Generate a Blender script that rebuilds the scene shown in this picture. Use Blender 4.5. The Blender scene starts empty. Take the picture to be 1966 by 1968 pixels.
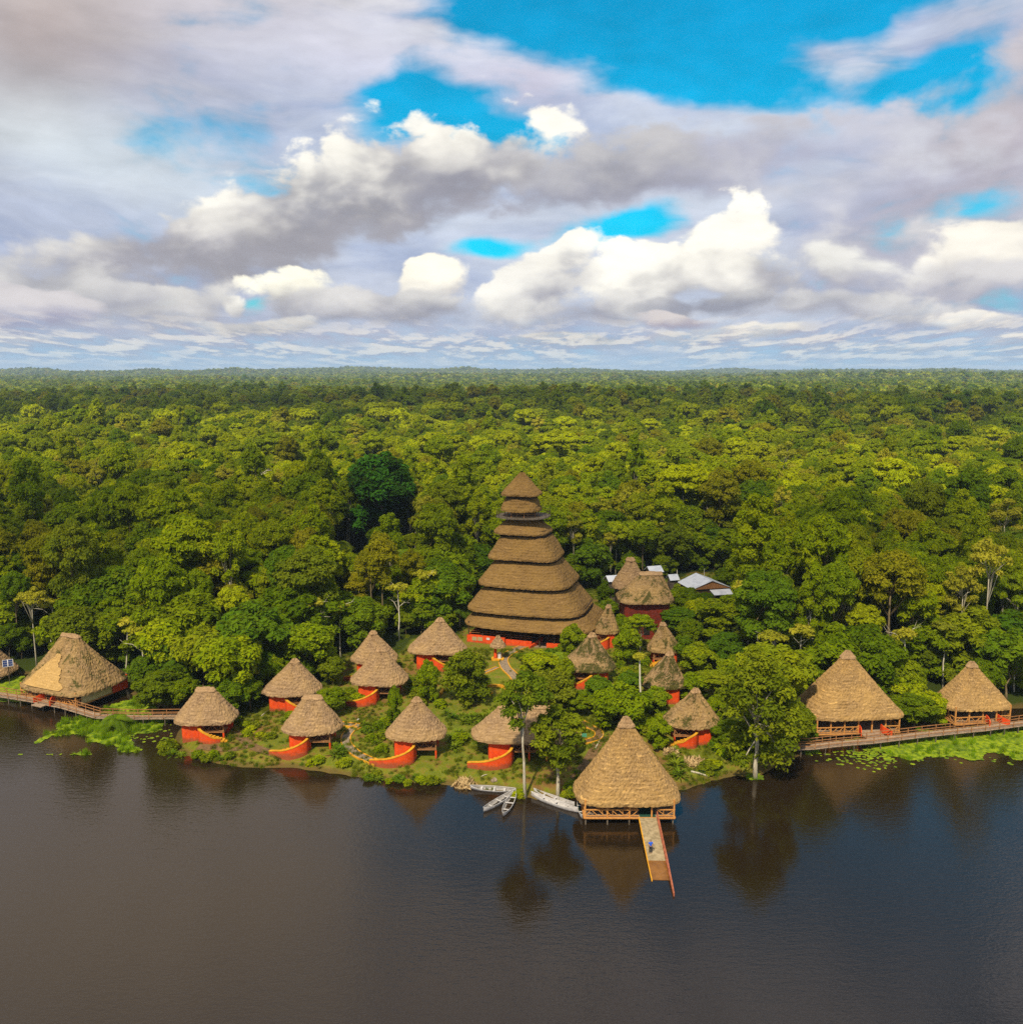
import bpy, bmesh, math, random
import numpy as np
from mathutils import Vector, Matrix

# ------------------------------------------------------------------ camera
CAM_H = 56.0
PITCH = math.atan(262.0 / 1703.0)
FPX = 1703.0
scene = bpy.context.scene
COL = scene.collection
cam_data = bpy.data.cameras.new("camera")
cam = bpy.data.objects.new("camera", cam_data)
COL.objects.link(cam)
cam.location = (0, 0, CAM_H)
cam.rotation_euler = (math.pi / 2 - PITCH, 0, 0)
cam_data.sensor_fit = 'HORIZONTAL'
cam_data.angle = 2 * math.atan(983.0 / FPX)
cam_data.clip_start = 0.5
cam_data.clip_end = 60000
scene.camera = cam
scene.view_settings.view_transform = 'Standard'
scene.view_settings.look = 'None'
scene.view_settings.exposure = 0.25
scene.view_settings.gamma = 1.0
scene.view_settings.use_curve_mapping = False
scene.cycles.max_bounces = 6
scene.cycles.diffuse_bounces = 3
scene.cycles.glossy_bounces = 2
scene.cycles.transmission_bounces = 3
scene.cycles.transparent_max_bounces = 6
scene.cycles.volume_bounces = 0
scene.cycles.sample_clamp_indirect = 3.0
scene.cycles.sample_clamp_direct = 4.0
scene.cycles.use_adaptive_sampling = True
scene.cycles.use_denoising = False
scene.cycles.adaptive_threshold = 0.01

def ray(px, py):
    """direction in the world of a place in the photograph (source pixels)"""
    u = (px - 983.0) / FPX
    v = (984.0 - py) / FPX
    c, s = math.cos(PITCH), math.sin(PITCH)
    return (u, c + v * s, -s + v * c)

def unp(px, py, z=0.0):
    d = ray(px, py)
    t = (z - CAM_H) / d[2]
    return (d[0] * t, d[1] * t)

def azel(px, py):
    d = ray(px, py)
    return math.atan2(d[0], d[1]), math.atan2(d[2], math.hypot(d[0], d[1]))

# ------------------------------------------------------------------ sun and sky
SUN_EL, SUN_AZ = math.radians(50), math.radians(200)     # azimuth clockwise from +Y
sun_d = bpy.data.lights.new("sun", 'SUN')
sun_d.energy = SUN_STRENGTH = 4.6
sun_d.angle = math.radians(2.5)
sun_d.color = (1.0, 0.90, 0.72)
sun = bpy.data.objects.new("sun", sun_d)
COL.objects.link(sun)
sv = Vector((math.sin(SUN_AZ) * math.cos(SUN_EL), math.cos(SUN_AZ) * math.cos(SUN_EL), math.sin(SUN_EL)))
sun.rotation_euler = sv.to_track_quat('Z', 'Y').to_euler()
sun.location = (0, -100, 300)

class E:
    """a socket with arithmetic"""
    nt = None
    def __init__(self, s): self.s = s
    def __add__(a, b): return M('ADD', a, b)
    __radd__ = __add__
    def __sub__(a, b): return M('SUBTRACT', a, b)
    def __rsub__(a, b): return M('SUBTRACT', b, a)
    def __mul__(a, b): return M('MULTIPLY', a, b)
    __rmul__ = __mul__
    def __truediv__(a, b): return M('DIVIDE', a, b)
def put(nt, inp, v):
    if isinstance(v, E): nt.links.new(v.s, inp)
    elif v is not None: inp.default_value = v
def M(op, a, b=None, c=None, clamp=False):
    nt = E.nt
    n = nt.nodes.new('ShaderNodeMath'); n.operation = op; n.use_clamp = clamp
    put(nt, n.inputs[0], a); put(nt, n.inputs[1], b); put(nt, n.inputs[2], c)
    return E(n.outputs[0])
def SS(x, lo, hi):
    n = E.nt.nodes.new('ShaderNodeMapRange'); n.interpolation_type = 'SMOOTHSTEP'
    put(E.nt, n.inputs['Value'], x); put(E.nt, n.inputs['From Min'], lo); put(E.nt, n.inputs['From Max'], hi)
    return E(n.outputs[0])
def VEC(x, y, z=0.0):
    n = E.nt.nodes.new('ShaderNodeCombineXYZ')
    for i, v in enumerate((x, y, z)): put(E.nt, n.inputs[i], v)
    return E(n.outputs[0])
def XYZ(v):
    n = E.nt.nodes.new('ShaderNodeSeparateXYZ'); put(E.nt, n.inputs[0], v)
    return [E(o) for o in n.outputs]
def NOISE(vec, scale, detail=4, rough=0.5, dist=0.0, lac=2.0):
    n = E.nt.nodes.new('ShaderNodeTexNoise')
    put(E.nt, n.inputs['Vector'], vec)
    n.inputs['Scale'].default_value = scale; n.inputs['Detail'].default_value = detail
    n.inputs['Roughness'].default_value = rough; n.inputs['Distortion'].default_value = dist
    n.inputs['Lacunarity'].default_value = lac
    return E(n.outputs[0])
def MIX(f, a, b, mode='MIX'):
    n = E.nt.nodes.new('ShaderNodeMix'); n.data_type = 'RGBA'; n.blend_type = mode
    put(E.nt, n.inputs[0], f)
    for i, v in ((6, a), (7, b)):
        if isinstance(v, tuple) and len(v) == 3: v = (*v, 1)
        put(E.nt, n.inputs[i], v)
    return E(n.outputs[2])
def srgb(r, g, b):
    return tuple((c / 255 / 12.92) if c < 10.3 else ((c / 255 + 0.055) / 1.055) ** 2.4 for c in (r, g, b))

world = bpy.data.worlds.new("World")
scene.world = world
world.use_nodes = True
wt = world.node_tree
for n in list(wt.nodes): wt.nodes.remove(n)
E.nt = wt
tc = wt.nodes.new('ShaderNodeTexCoord')
dirv = E(tc.outputs['Generated'])
dx, dy, dz = XYZ(dirv)
AZ = M('ARCTAN2', dx, dy)
EL = M('ARCTAN2', dz, M('SQRT', dx * dx + dy * dy))
ELp = M('MAXIMUM', EL, 0.0)
sky = wt.nodes.new('ShaderNodeTexSky'); sky.sky_type = 'NISHITA'; sky.sun_disc = False
sky.sun_elevation = SUN_EL; sky.sun_rotation = SUN_AZ
sky.air_density = 1.2; sky.dust_density = 0.6; sky.ozone_density = 2.0
skyc = MIX(1.0, E(sky.outputs[0]), (0.0012, 0.100, 0.120), 'MULTIPLY')
# cloud noises; all of them live on the sky directions
def VM(op, a, b=None):
    n = E.nt.nodes.new('ShaderNodeVectorMath'); n.operation = op
    put(E.nt, n.inputs[0], a); put(E.nt, n.inputs[1], b)
    return E(n.outputs['Value' if op in ('LENGTH', 'DOT_PRODUCT') else 'Vector'])
def MAP(v, loc, rot, sc, kind='TEXTURE'):
    n = E.nt.nodes.new('ShaderNodeMapping'); n.vector_type = kind
    put(E.nt, n.inputs[0], v); n.inputs[1].default_value = loc; n.inputs[2].default_value = (0, 0, rot); n.inputs[3].default_value = sc
    return E(n.outputs[0])
ae = VEC(AZ, EL)
wn = E.nt.nodes.new('ShaderNodeTexNoise'); wn.inputs['Scale'].default_value = 1.0; wn.inputs['Detail'].default_value = 3
put(wt, wn.inputs['Vector'], MAP(ae, (0, 0, 3.1), 0, (5.5, 9.0, 1), 'POINT'))
wv = VM('SUBTRACT', E(wn.outputs['Color']), (0.5, 0.5, 0.5))
aeW = VM('ADD', ae, VM('MULTIPLY', wv, (0.13, 0.05, 0)))       # strongly warped, for the upper layer
aeC = VM('ADD', ae, VM('MULTIPLY', wv, (0.06, 0.035, 0)))      # for the cumulus
billow = NOISE(MAP(ae, (0, 0, 0), 0, (14.0, 22.0, 1), 'POINT'), 1.0, 6, 0.52, 0.2)
billow_up = NOISE(MAP(ae, (0.9, 0.35, 0), 0, (14.0, 22.0, 1), 'POINT'), 1.0, 3, 0.5, 0.2)
billow_lo = NOISE(MAP(ae, (0.0, 0.0, 0), 0, (14.0, 22.0, 1), 'POINT'), 1.0, 3, 0.5, 0.2)
streak = NOISE(MAP(aeW, (0, 0, 1.7), math.radians(12), (4.0, 17.0, 1), 'POINT'), 1.0, 6, 0.55, 0.3)
soft = NOISE(MAP(aeW, (0, 0, 9.2), 0, (4.5, 9.0, 1), 'POINT'), 1.0, 3, 0.5)
puff = NOISE(MAP(aeC, (0, 0, 4.4), 0, (16.0, 46.0, 1), 'POINT'), 1.0, 5, 0.55)

def V1(v):
    x, y, z = XYZ(v)
    return VEC(x, y, 1.0)
aeW1, aeC1 = V1(aeW), V1(aeC)
def field(v, px, py, rx, ry, rot):
    """q along and r across a tilted ellipse on the sky: two dot products with (azimuth, elevation, 1)"""
    a0, e0 = azel(px, py)
    c, s_ = math.cos(math.radians(rot)), math.sin(math.radians(rot))
    rx /= FPX; ry /= FPX
    q = VM('DOT_PRODUCT', v, (c / rx, s_ / rx, -(a0 * c + e0 * s_) / rx))
    r = VM('DOT_PRODUCT', v, (-s_ / ry, c / ry, (a0 * s_ - e0 * c) / ry))
    return q, r
def gauss(px, py, rx, ry, rot=0.0):
    q, r = field(aeW1, px, py, rx, ry, rot)
    return M('POWER', 0.3679, M('MULTIPLY_ADD', q, q, r * r))

# clear holes in the layer
holes = None
for h, w in (((1200, 60, 230, 95, -14), 1.15), ((1500, 190, 260, 45, -6), 0.72), ((1820, 175, 90, 60, 30), 1.0),
             ((1660, 20, 60, 40, -30), 0.7), ((1420, 20, 130, 70, 0), 0.9),
             ((790, 215, 120, 52, 0), 1.3), ((1010, 270, 80, 24, -5), 1.1), ((1185, 440, 110, 42, 20), 1.1),
             ((955, 487, 80, 18, 0), 1.0), ((275, 575, 40, 14, 0), 0.9), ((128, 572, 30, 10, 0), 0.9),
             ((1040, 20, 80, 50, 20), 0.6), ((1500, -180, 420, 150, 0), 0.9), ((1500, 300, 60, 40, 10), 0.35),
             ((1860, 400, 110, 34, 20), 0.55), ((480, 590, 30, 12, 0), 0.4),
             ((1560, 80, 110, 34, -25), -0.42), ((1800, 50, 120, 45, -12), -0.38), ((1395, 150, 60, 12, -10), -0.4), ((1270, 235, 200, 30, -3), -0.45),
             ((1300, -230, 560, 160, -8), 1.1), ((1750, -560, 650, 300, 10), 0.55)):
    g = gauss(*h) * w
    holes = g if holes is None else holes + g
mixn = M('MULTIPLY_ADD', soft, 0.45, streak)
cover = SS(M('MULTIPLY_ADD', M('MULTIPLY_ADD', billow, 0.7, mixn), 1.45, -0.62) - holes, 0.12, 0.74)
lav = MIX(SS(streak, 0.30, 0.66), srgb(146, 162, 194), srgb(196, 204, 218))
# warm grey corner, top left, and grey mass on the right
for g, w, c_ in ((gauss(40, 60, 330, 170, 25), 0.95, srgb(146, 137, 141)), (gauss(230, 300, 420, 70, -8), 0.7, srgb(206, 216, 220)),
                (gauss(1890, 290, 330, 130, 38), 0.9, srgb(170, 163, 174)), (gauss(980, 170, 130, 50, 35), 0.7, srgb(186, 180, 198)),
                (gauss(700, 110, 330, 60, -8), 0.7, srgb(196, 200, 222)), (gauss(300, 700, 700, 200, 0), 0.5, srgb(178, 176, 188)),
                (gauss(150, -560, 900, 300, 0), 0.95, srgb(236, 216, 194))):
    lav = MIX(M('MULTIPLY', g, w), lav, c_)
col = MIX(cover, skyc, lav)

edge = M('MULTIPLY_ADD', billow, 2.3, M('MULTIPLY_ADD', soft, 1.0, -0.66))
heap = M('MULTIPLY_ADD', billow, 1.1, M('MULTIPLY_ADD', soft, 1.0, M('MULTIPLY_ADD', billow_lo - billow_up, 1.3, -1.05)))
def cumulus(col, px, py, rx, ry, rot, bright, top=0.15, soft_=0.2, dark=(160, 152, 163), lit=(246, 242, 230)):
    q, r = field(aeC1, px, py, rx, ry, rot)
    d = edge - M('SQRT', M('MULTIPLY_ADD', q, q, r * r))
    al = SS(d, 0.0, M("MAXIMUM", M("MULTIPLY_ADD", r, -0.35, 0.42 + soft_), 0.17 + soft_))
    t = SS(r + heap, top - 0.75, top + 0.65)
    dark = (dark[0] - 9, dark[1] - 3, dark[2] - 4)
    dk = srgb(*dark); lt = tuple(b * bright + a * (1 - bright) for a, b in zip(dk, srgb(*lit)))
    return MIX(al * 0.96, col, MIX(t, dk, lt))
# the long bank and the heaps of cumulus below it, far ones first
HEAPS = [(1900, 270, 300, 130, 30, 0.12, 0.1, 0.5, (184, 172, 182)), (1500, 300, 330, 60, 4, 0.2, 0.1, 0.5, (176, 173, 195)),
         (1350, 320, 240, 72, 6, 0.25, 0.1, 0.3, (164, 159, 178)), (1640, 380, 320, 95, 8, 0.3, 0.1, 0.6, (172, 170, 192)),
         (1720, 500, 380, 95, 2, 0.35, 0.3, 0.5, (180, 174, 188)), (1130, 350, 260, 70, 10, 0.3, 0.3, 0.2, (158, 152, 165)),
         (925, 312, 170, 78, 12, 0.95, -0.05, 0.05, (165, 158, 168)), (820, 360, 240, 88, 12, 0.85, 0.42, 0.05, (154, 147, 158)),
         (600, 395, 330, 110, 20, 0.95, 0.36, 0.05, (156, 149, 158)), (450, 480, 330, 85, 10, 0.6, 0.8, 0.2, (158, 150, 158)),
         (210, 500, 260, 75, 14, 0.6, 0.4, 0.25, (164, 156, 165)), (90, 560, 260, 70, 6, 0.4, 0.3, 0.4, (168, 162, 172)),
         (1930, 490, 130, 80, 12, 0.8, 0.0, 0.1, (178, 168, 174), (252, 246, 230)), (1860, 560, 200, 50, 2, 0.4, 0.2, 0.3, (176, 168, 180)),
         (1380, 470, 120, 80, 5, 1.0, -0.5, 0.0, (178, 170, 175)), (1290, 530, 190, 80, 16, 1.0, -0.25, 0.02, (168, 160, 166)), (1450, 540, 150, 62, -6, 0.85, 0.0, 0.1, (168, 160, 168)),
         (1600, 530, 150, 62, -5, 0.65, 0.0, 0.3, (178, 170, 180), (248, 246, 234)), (1090, 495, 62, 42, 30, 0.95, -0.3, 0.0, (175, 168, 176)),
         (1020, 560, 130, 58, 18, 0.85, 0.0, 0.05, (166, 159, 170)), (830, 548, 72, 40, 14, 0.95, -0.1, 0.0, (170, 160, 170), (252, 246, 228)),
         (800, 600, 120, 40, 4, 0.5, 0.3, 0.1, (156, 150, 162)), (560, 570, 90, 52, 12, 1.0, -0.1, 0.0, (172, 164, 170), (252, 247, 226)), (640, 600, 150, 48, 4, 0.5, 0.3, 0.1, (166, 159, 170)),
         (445, 600, 38, 26, 20, 0.95, -0.3, 0.0, (178, 170, 176)), (330, 600, 150, 50, 3, 0.5, 0.2, 0.2, (170, 163, 172)), (200, 570, 90, 38, 5, 0.4, 0.2, 0.2, (170, 164, 175)),
         (1180, 600, 240, 44, 0, 0.6, 0.2, 0.2, (160, 154, 167)), (1640, 600, 300, 46, -3, 0.5, 0.2, 0.2, (168, 162, 174)), (1370, 590, 150, 30, 3, 0.35, 0.5, 0.1, (150, 145, 158))]
_r = random.Random(31)
for _k in range(13):
    _y = 600 + 85 * (_k / 13) ** 0.8
    HEAPS.append((_r.uniform(-40, 2000), _y + _r.uniform(-8, 8), _r.uniform(70, 170) * (1.3 - _k / 22), _r.uniform(15, 26) * (1.3 - _k / 18), _r.uniform(-3, 5), _r.uniform(.35, .95), _r.uniform(-.2, .3), 0.1,
                  (_r.randint(156, 172), _r.randint(152, 163), _r.randint(166, 178)), (248, 240, 224)))
# the long bank and the heaps of cumulus below it, far ones first
for args in HEAPS:
    col = cumulus(col, *args)
# rows of small clouds near the horizon, closer together the lower they stand
lv = M('LOGARITHM', M('MAXIMUM', EL, -0.008) + 0.018, 2.718)
au = AZ / (M('MAXIMUM', EL, 0.0) + 0.13)
deck = NOISE(VEC(au * 4.2 + XYZ(wv)[0], lv * 5.0, 5.0), 1.0, 5, 0.6, 0.15)
deck_up = NOISE(VEC(au * 4.2 + XYZ(wv)[0], lv * 5.0 + 0.5, 5.0), 1.0, 3, 0.5, 0.15)
rows = SS(EL, 0.075, 0.02)
dcol = MIX(SS(deck + (deck - deck_up) * 2.0, 0.36, 0.74), srgb(154, 153, 172), srgb(228, 220, 208))
dal = SS(deck, 0.24, 0.60)
low = MIX(dal, srgb(146, 184, 212), dcol)
tone = M('MULTIPLY_ADD', puff, 0.42, M('MULTIPLY_ADD', billow, 0.30, 0.66))
col = VM('MULTIPLY', col, VEC(tone, tone, tone))
col = MIX(rows * SS(puff, 0.25, 0.55), col, low)
col = MIX(SS(EL, 0.05, 0.0) * 0.7, col, srgb(158, 192, 216))
col = MIX(SS(EL, 0.0, -0.02), col, srgb(70, 90, 70))
bgS = wt.nodes.new('ShaderNodeBackground'); bgS.inputs[1].default_value = 1.0
wt.links.new(col.s, bgS.inputs[0])
outw = wt.nodes.new('ShaderNodeOutputWorld')
wt.links.new(bgS.outputs[0], outw.inputs[0])
world.cycles.sampling_method = 'NONE'


# ------------------------------------------------------------------ helpers for things
def tag(o, label=None, cat=None, group=None, kind=None):
    if label: o['label'] = label
    if cat: o['category'] = cat
    if group: o['group'] = group
    if kind: o['kind'] = kind
    return o
def empty(name, loc=(0, 0, 0), rz=0.0, label=None, cat=None, group=None):
    o = bpy.data.objects.new(name, None); COL.objects.link(o)
    o.empty_display_size = 0.5
    o.location = loc; o.rotation_euler = (0, 0, rz)
    return tag(o, label, cat, group)
def link_mesh(name, me, parent=None):
    o = bpy.data.objects.new(name, me); COL.objects.link(o)
    if parent is not None: o.parent = parent
    return o
def mesh_np(name, verts, quads, mat, tint=None, smooth=False, mats=None, midx=None):
    """mesh from numpy arrays: verts (n,3), quads (m,k)"""
    me = bpy.data.meshes.new(name)
    verts = np.asarray(verts, dtype=np.float32); quads = np.asarray(quads, dtype=np.int32)
    k = quads.shape[1]
    me.vertices.add(len(verts)); me.vertices.foreach_set('co', verts.ravel())
    me.loops.add(quads.size); me.loops.foreach_set('vertex_index', quads.ravel())
    me.polygons.add(len(quads))
    me.polygons.foreach_set('loop_start', np.arange(0, quads.size, k, dtype=np.int32))
    me.polygons.foreach_set('loop_total', np.full(len(quads), k, dtype=np.int32))
    if smooth: me.polygons.foreach_set('use_smooth', np.ones(len(quads), dtype=bool))
    for m in (mats or [mat]): me.materials.append(m)
    if midx is not None: me.polygons.foreach_set('material_index', np.asarray(midx, dtype=np.int32))
    me.update(calc_edges=True)
    if tint is not None:
        at = me.attributes.new('tint', 'FLOAT', 'FACE'); at.data.foreach_set('value', np.asarray(tint, dtype=np.float32))
    return me

class MB:
    """collects shapes for ONE mesh object"""
    def __init__(s): s.v = []; s.f = []; s.uv = {}
    def add(s, vs, fs):
        b = len(s.v); s.v += [tuple(v) for v in vs]; s.f += [tuple(b + i for i in f) for f in fs]
    def box(s, x0, x1, y0, y1, z0, z1):
        s.add([(x0, y0, z0), (x1, y0, z0), (x1, y1, z0), (x0, y1, z0), (x0, y0, z1), (x1, y0, z1), (x1, y1, z1), (x0, y1, z1)],
              [(0, 3, 2, 1), (4, 5, 6, 7), (0, 1, 5, 4), (1, 2, 6, 5), (2, 3, 7, 6), (3, 0, 4, 7)])
    def bar(s, p, q, w=0.1, h=None):
        """square bar from p to q"""
        h = h or w
        p, q = Vector(p), Vector(q); d = (q - p).normalized()
        up = Vector((0, 0, 1)) if abs(d.z) < 0.95 else Vector((0, 1, 0))
        a = d.cross(up).normalized(); b = a.cross(d).normalized()
        vs = [p + a * (sx * w / 2) + b * (sy * h / 2) for sx, sy in ((-1, -1), (1, -1), (1, 1), (-1, 1))]
        vs += [v + (q - p) for v in vs]
        s.add(vs, [(0, 1, 2, 3), (7, 6, 5, 4), (0, 4, 5, 1), (1, 5, 6, 2), (2, 6, 7, 3), (3, 7, 4, 0)])
    def tube(s, pts, rads, n=7, cap=True):
        pts = [Vector(p) for p in pts]
        rings = []
        prev = None
        for i, p in enumerate(pts):
            d = (pts[min(i + 1, len(pts) - 1)] - pts[max(i - 1, 0)]).normalized()
            if prev is None:
                a = d.cross(Vector((0.3, 1, 0.2)))
                if a.length < 0.05: a = d.cross(Vector((1, 0, 0)))
            else: a = prev - d * prev.dot(d)
            a.normalize(); prev = a; b = d.cross(a)
            rings.append([p + (a * math.cos(t) + b * math.sin(t)) * rads[i] for t in (2 * math.pi * k / n for k in range(n))])
        vs = [v for r in rings for v in r]; fs = []
        for i in range(len(pts) - 1):
            for k in range(n):
                k2 = (k + 1) % n
                fs.append((i * n + k, i * n + k2, (i + 1) * n + k2, (i + 1) * n + k))
        if cap: fs += [tuple(range(n - 1, -1, -1)), tuple(range((len(pts) - 1) * n, len(pts) * n))]
        s.add(vs, fs)
    def prism(s, outline, z0, z1):
        n = len(outline)
        s.add([(x, y, z0) for x, y in outline] + [(x, y, z1) for x, y in outline],
              [tuple(range(n - 1, -1, -1)), tuple(range(n, 2 * n))] + [(i, (i + 1) % n, n + (i + 1) % n, n + i) for i in range(n)])
    def mesh(s, name, mat, smooth=False, bevel=0):
        me = bpy.data.meshes.new(name); me.from_pydata(s.v, [], s.f)
        me.materials.append(mat)
        bm = bmesh.new(); bm.from_mesh(me)
        bmesh.ops.recalc_face_normals(bm, faces=bm.faces)
        if bevel: bmesh.ops.bevel(bm, geom=list(bm.edges), offset=bevel, segments=1, affect='EDGES', clamp_overlap=True)
        bm.to_mesh(me); bm.free()
        if smooth: me.polygons.foreach_set('use_smooth', np.ones(len(me.polygons), dtype=bool))
        return me
    def build(s, name, mat, parent=None, smooth=False, bevel=0):
        return link_mesh(name, s.mesh(name, mat, smooth, bevel), parent)

def new_mat(name):
    m = bpy.data.materials.new(name); m.use_nodes = True
    nt = m.node_tree
    for n in list(nt.nodes): nt.nodes.remove(n)
    E.nt = nt
    out = nt.nodes.new('ShaderNodeOutputMaterial')
    return m, nt, out
def principled(nt, out, col, rough=0.8, bump=None, bstr=0.3, bdist=0.05, spec=0.3, metal=0.0):
    p = nt.nodes.new('ShaderNodeBsdfPrincipled')
    if isinstance(col, tuple): col = (*col[:3], 1)
    put(nt, p.inputs['Base Color'], col); put(nt, p.inputs['Roughness'], rough)
    p.inputs['Specular IOR Level'].default_value = spec; p.inputs['Metallic'].default_value = metal
    if bump is not None:
        b = nt.nodes.new('ShaderNodeBump'); b.inputs['Strength'].default_value = bstr; b.inputs['Distance'].default_value = bdist
        put(nt, b.inputs['Height'], bump); nt.links.new(b.outputs[0], p.inputs['Normal'])
    nt.links.new(p.outputs[0], out.inputs[0])
    return p
def TC(which='Object'):
    n = E.nt.nodes.new('ShaderNodeTexCoord'); return E(n.outputs[which])
def ATTR(name, which='Fac'):
    n = E.nt.nodes.new('ShaderNodeAttribute'); n.attribute_name = name; return E(n.outputs[which])
def RND():
    n = E.nt.nodes.new('ShaderNodeObjectInfo'); return E(n.outputs['Random'])
def RAMP(f, stops):
    n = E.nt.nodes.new('ShaderNodeValToRGB'); put(E.nt, n.inputs[0], f)
    els = n.color_ramp.elements
    while len(els) < len(stops): els.new(0.5)
    for e_, (p, c) in zip(els, stops): e_.position = p; e_.color = (*c, 1)
    return E(n.outputs[0])

# ------------------------------------------------------------------ the lie of the land
SHORE_PX = [(-700, 1250), (-250, 1285), (0, 1300), (60, 1296), (230, 1318), (262, 1345), (330, 1365), (352, 1385), (340, 1410), (326, 1432),
            (350, 1452), (400, 1466), (450, 1474), (500, 1478), (560, 1477), (640, 1488), (700, 1497), (760, 1505), (820, 1508), (880, 1512),
            (905, 1518), (960, 1522), (1000, 1532), (1040, 1540), (1085, 1538), (1125, 1520), (1290, 1523),
            (1320, 1518), (1370, 1502), (1420, 1492), (1452, 1497), (1480, 1480), (1515, 1465), (1560, 1440), (1592, 1405), (1600, 1378), (1700, 1378),
            (1735, 1398), (1798, 1394), (1815, 1372), (1966, 1362), (2250, 1335), (2900, 1250)]
shore = [unp(x, y, 0.0) for x, y in SHORE_PX]
POLY = np.array(shore + [(700, 300), (700, 13000), (-700, 13000), (-700, 300)])      # land polygon (near part)
def sd_poly(X, Y, P):
    """signed distance, positive inside"""
    d = np.full(X.shape, 1e9); inside = np.zeros(X.shape, bool)
    n = len(P)
    for i in range(n):
        ax, ay = P[i]; bx, by = P[(i + 1) % n]
        ex, ey = bx - ax, by - ay
        t = np.clip(((X - ax) * ex + (Y - ay) * ey) / (ex * ex + ey * ey + 1e-9), 0, 1)
        d = np.minimum(d, (X - ax - t * ex) ** 2 + (Y - ay - t * ey) ** 2)
        if ay != by:
            c = ((ay > Y) != (by > Y)) & (X < (bx - ax) * (Y - ay) / (by - ay) + ax)
            inside ^= c
    d = np.sqrt(d)
    return np.where(inside, d, -d)
def hashn(ix, iy, seed):
    h = (ix.astype(np.int64) * 374761393 + iy.astype(np.int64) * 668265263 + seed * 1442695041) & 0xFFFFFFFF
    h = ((h ^ (h >> 13)) * 1274126177) & 0xFFFFFFFF
    return ((h ^ (h >> 16)) & 0xFFFF) / 65535.0
def vnoise(X, Y, s, seed=0, octaves=3):
    r = 0.0; a = 1.0; tot = 0.0
    for o in range(octaves):
        x, y = X / s, Y / s
        ix, iy = np.floor(x), np.floor(y); fx, fy = x - ix, y - iy
        fx = fx * fx * (3 - 2 * fx); fy = fy * fy * (3 - 2 * fy)
        v = (hashn(ix, iy, seed + o) * (1 - fx) + hashn(ix + 1, iy, seed + o) * fx) * (1 - fy) + \
            (hashn(ix, iy + 1, seed + o) * (1 - fx) + hashn(ix + 1, iy + 1, seed + o) * fx) * fy
        r = r + v * a; tot += a; a *= 0.5; s *= 0.5
    return r / tot
def sm(t): t = np.clip(t, 0, 1); return t * t * (3 - 2 * t)
def far_is_land(X, Y):
    return (Y > 290 + 0 * X) | (np.abs(X) > 690)
def shore_dist(X, Y):
    X = np.asarray(X, float); Y = np.asarray(Y, float)
    d = sd_poly(np.clip(X, -690, 690), np.minimum(Y, 12900), POLY)
    return np.where(Y > 400, 200.0, d)
def ground_h(X, Y):
    X = np.asarray(X, float); Y = np.asarray(Y, float)
    d = shore_dist(X, Y)
    h = np.where(d > 0, 0.75 * sm(d / 3.5) + 0.9 * sm(d / 16) + 2.3 * sm((d - 6) / 45), np.maximum(d * 0.35, -2.5))
    h = h + np.where(d > 0, sm(d / 6) * (vnoise(X, Y, 9, 5) - 0.5) * 0.6, 0)
    R = np.hypot(X, Y)
    h = h + sm((R - 260) / 900) * (vnoise(X, Y, 420, 11, 3) - 0.42) * 34
    h = h + sm((R - 1300) / 3600) * (vnoise(X, Y, 1500, 23, 3) - 0.40) * 95
    h = h + sm((R - 4800) / 1500) * (vnoise(X, Y, 760, 31, 4) * 120 - 36)
    return h
def gh(x, y): return float(ground_h(np.array([x]), np.array([y]))[0])
def on_ground(px, py):
    """where the line of sight through this place of the photograph meets the ground"""
    d = ray(px, py); z = 2.0
    for _ in range(25):
        t = (z - CAM_H) / d[2]; z = 0.5 * z + 0.5 * gh(d[0] * t, d[1] * t)
    t = (z - CAM_H) / d[2]
    return Vector((d[0] * t, d[1] * t, gh(d[0] * t, d[1] * t)))

def axis(lo, hi, fine_lo, fine_hi, fine, grow):
    a = list(np.arange(fine_lo, fine_hi + 0.01, fine)); st = fine
    while a[-1] < hi: st *= grow; a.append(a[-1] + st)
    st = fine
    while a[0] > lo: st *= grow; a.insert(0, a[0] - st)
    return np.array(a)
gx = axis(-16000, 16000, -130, 140, 1.0, 1.09); gy = axis(-3000, 17000, 92, 265, 1.0, 1.035)
GX, GY = np.meshgrid(gx, gy)
GZ = ground_h(GX, GY)
nx, ny = len(gx), len(gy)
ii, jj = np.meshgrid(np.arange(nx - 1), np.arange(ny - 1))
q0 = (jj * nx + ii).ravel()

# ------------------------------------------------------------------ ground material
CLEAR_PX = [(318, 1440), (352, 1378), (430, 1372), (500, 1352), (600, 1322), (655, 1300), (665, 1262), (775, 1262), (790, 1238), (885, 1228), (900, 1195),
            (905, 1160), (1150, 1142), (1170, 1125), (1300, 1120), (1330, 1105), (1420, 1110), (1430, 1142), (1310, 1165), (1292, 1215), (1330, 1290), (1388, 1330),
            (1392, 1395), (1420, 1415), (1500, 1440), (1520, 1480), (1300, 1560), (1000, 1570), (700, 1540), (300, 1500)]
CLEAR = np.array([unp(x, y, 3.0) for x, y in CLEAR_PX])
clear_d = sd_poly(GX, GY, CLEAR)
m_ground, nt, out = new_mat("ground")
oc = TC('Object')
n1 = NOISE(oc, 0.12, 5, 0.6); n2 = NOISE(oc, 0.9, 5, 0.65); n3 = NOISE(oc, 5.0, 4, 0.7)
cl = ATTR('clearing')
grass = MIX(SS(n1 + (n2 - 0.5) * 0.9, 0.30, 0.68), (0.085, 0.115, 0.006), (0.19, 0.20, 0.008))
grass = MIX(SS(n3, 0.3, 0.75) * 0.5, grass, (0.20, 0.17, 0.025))
dirt = MIX(n3, (0.11, 0.055, 0.015), (0.22, 0.125, 0.035))
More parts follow.
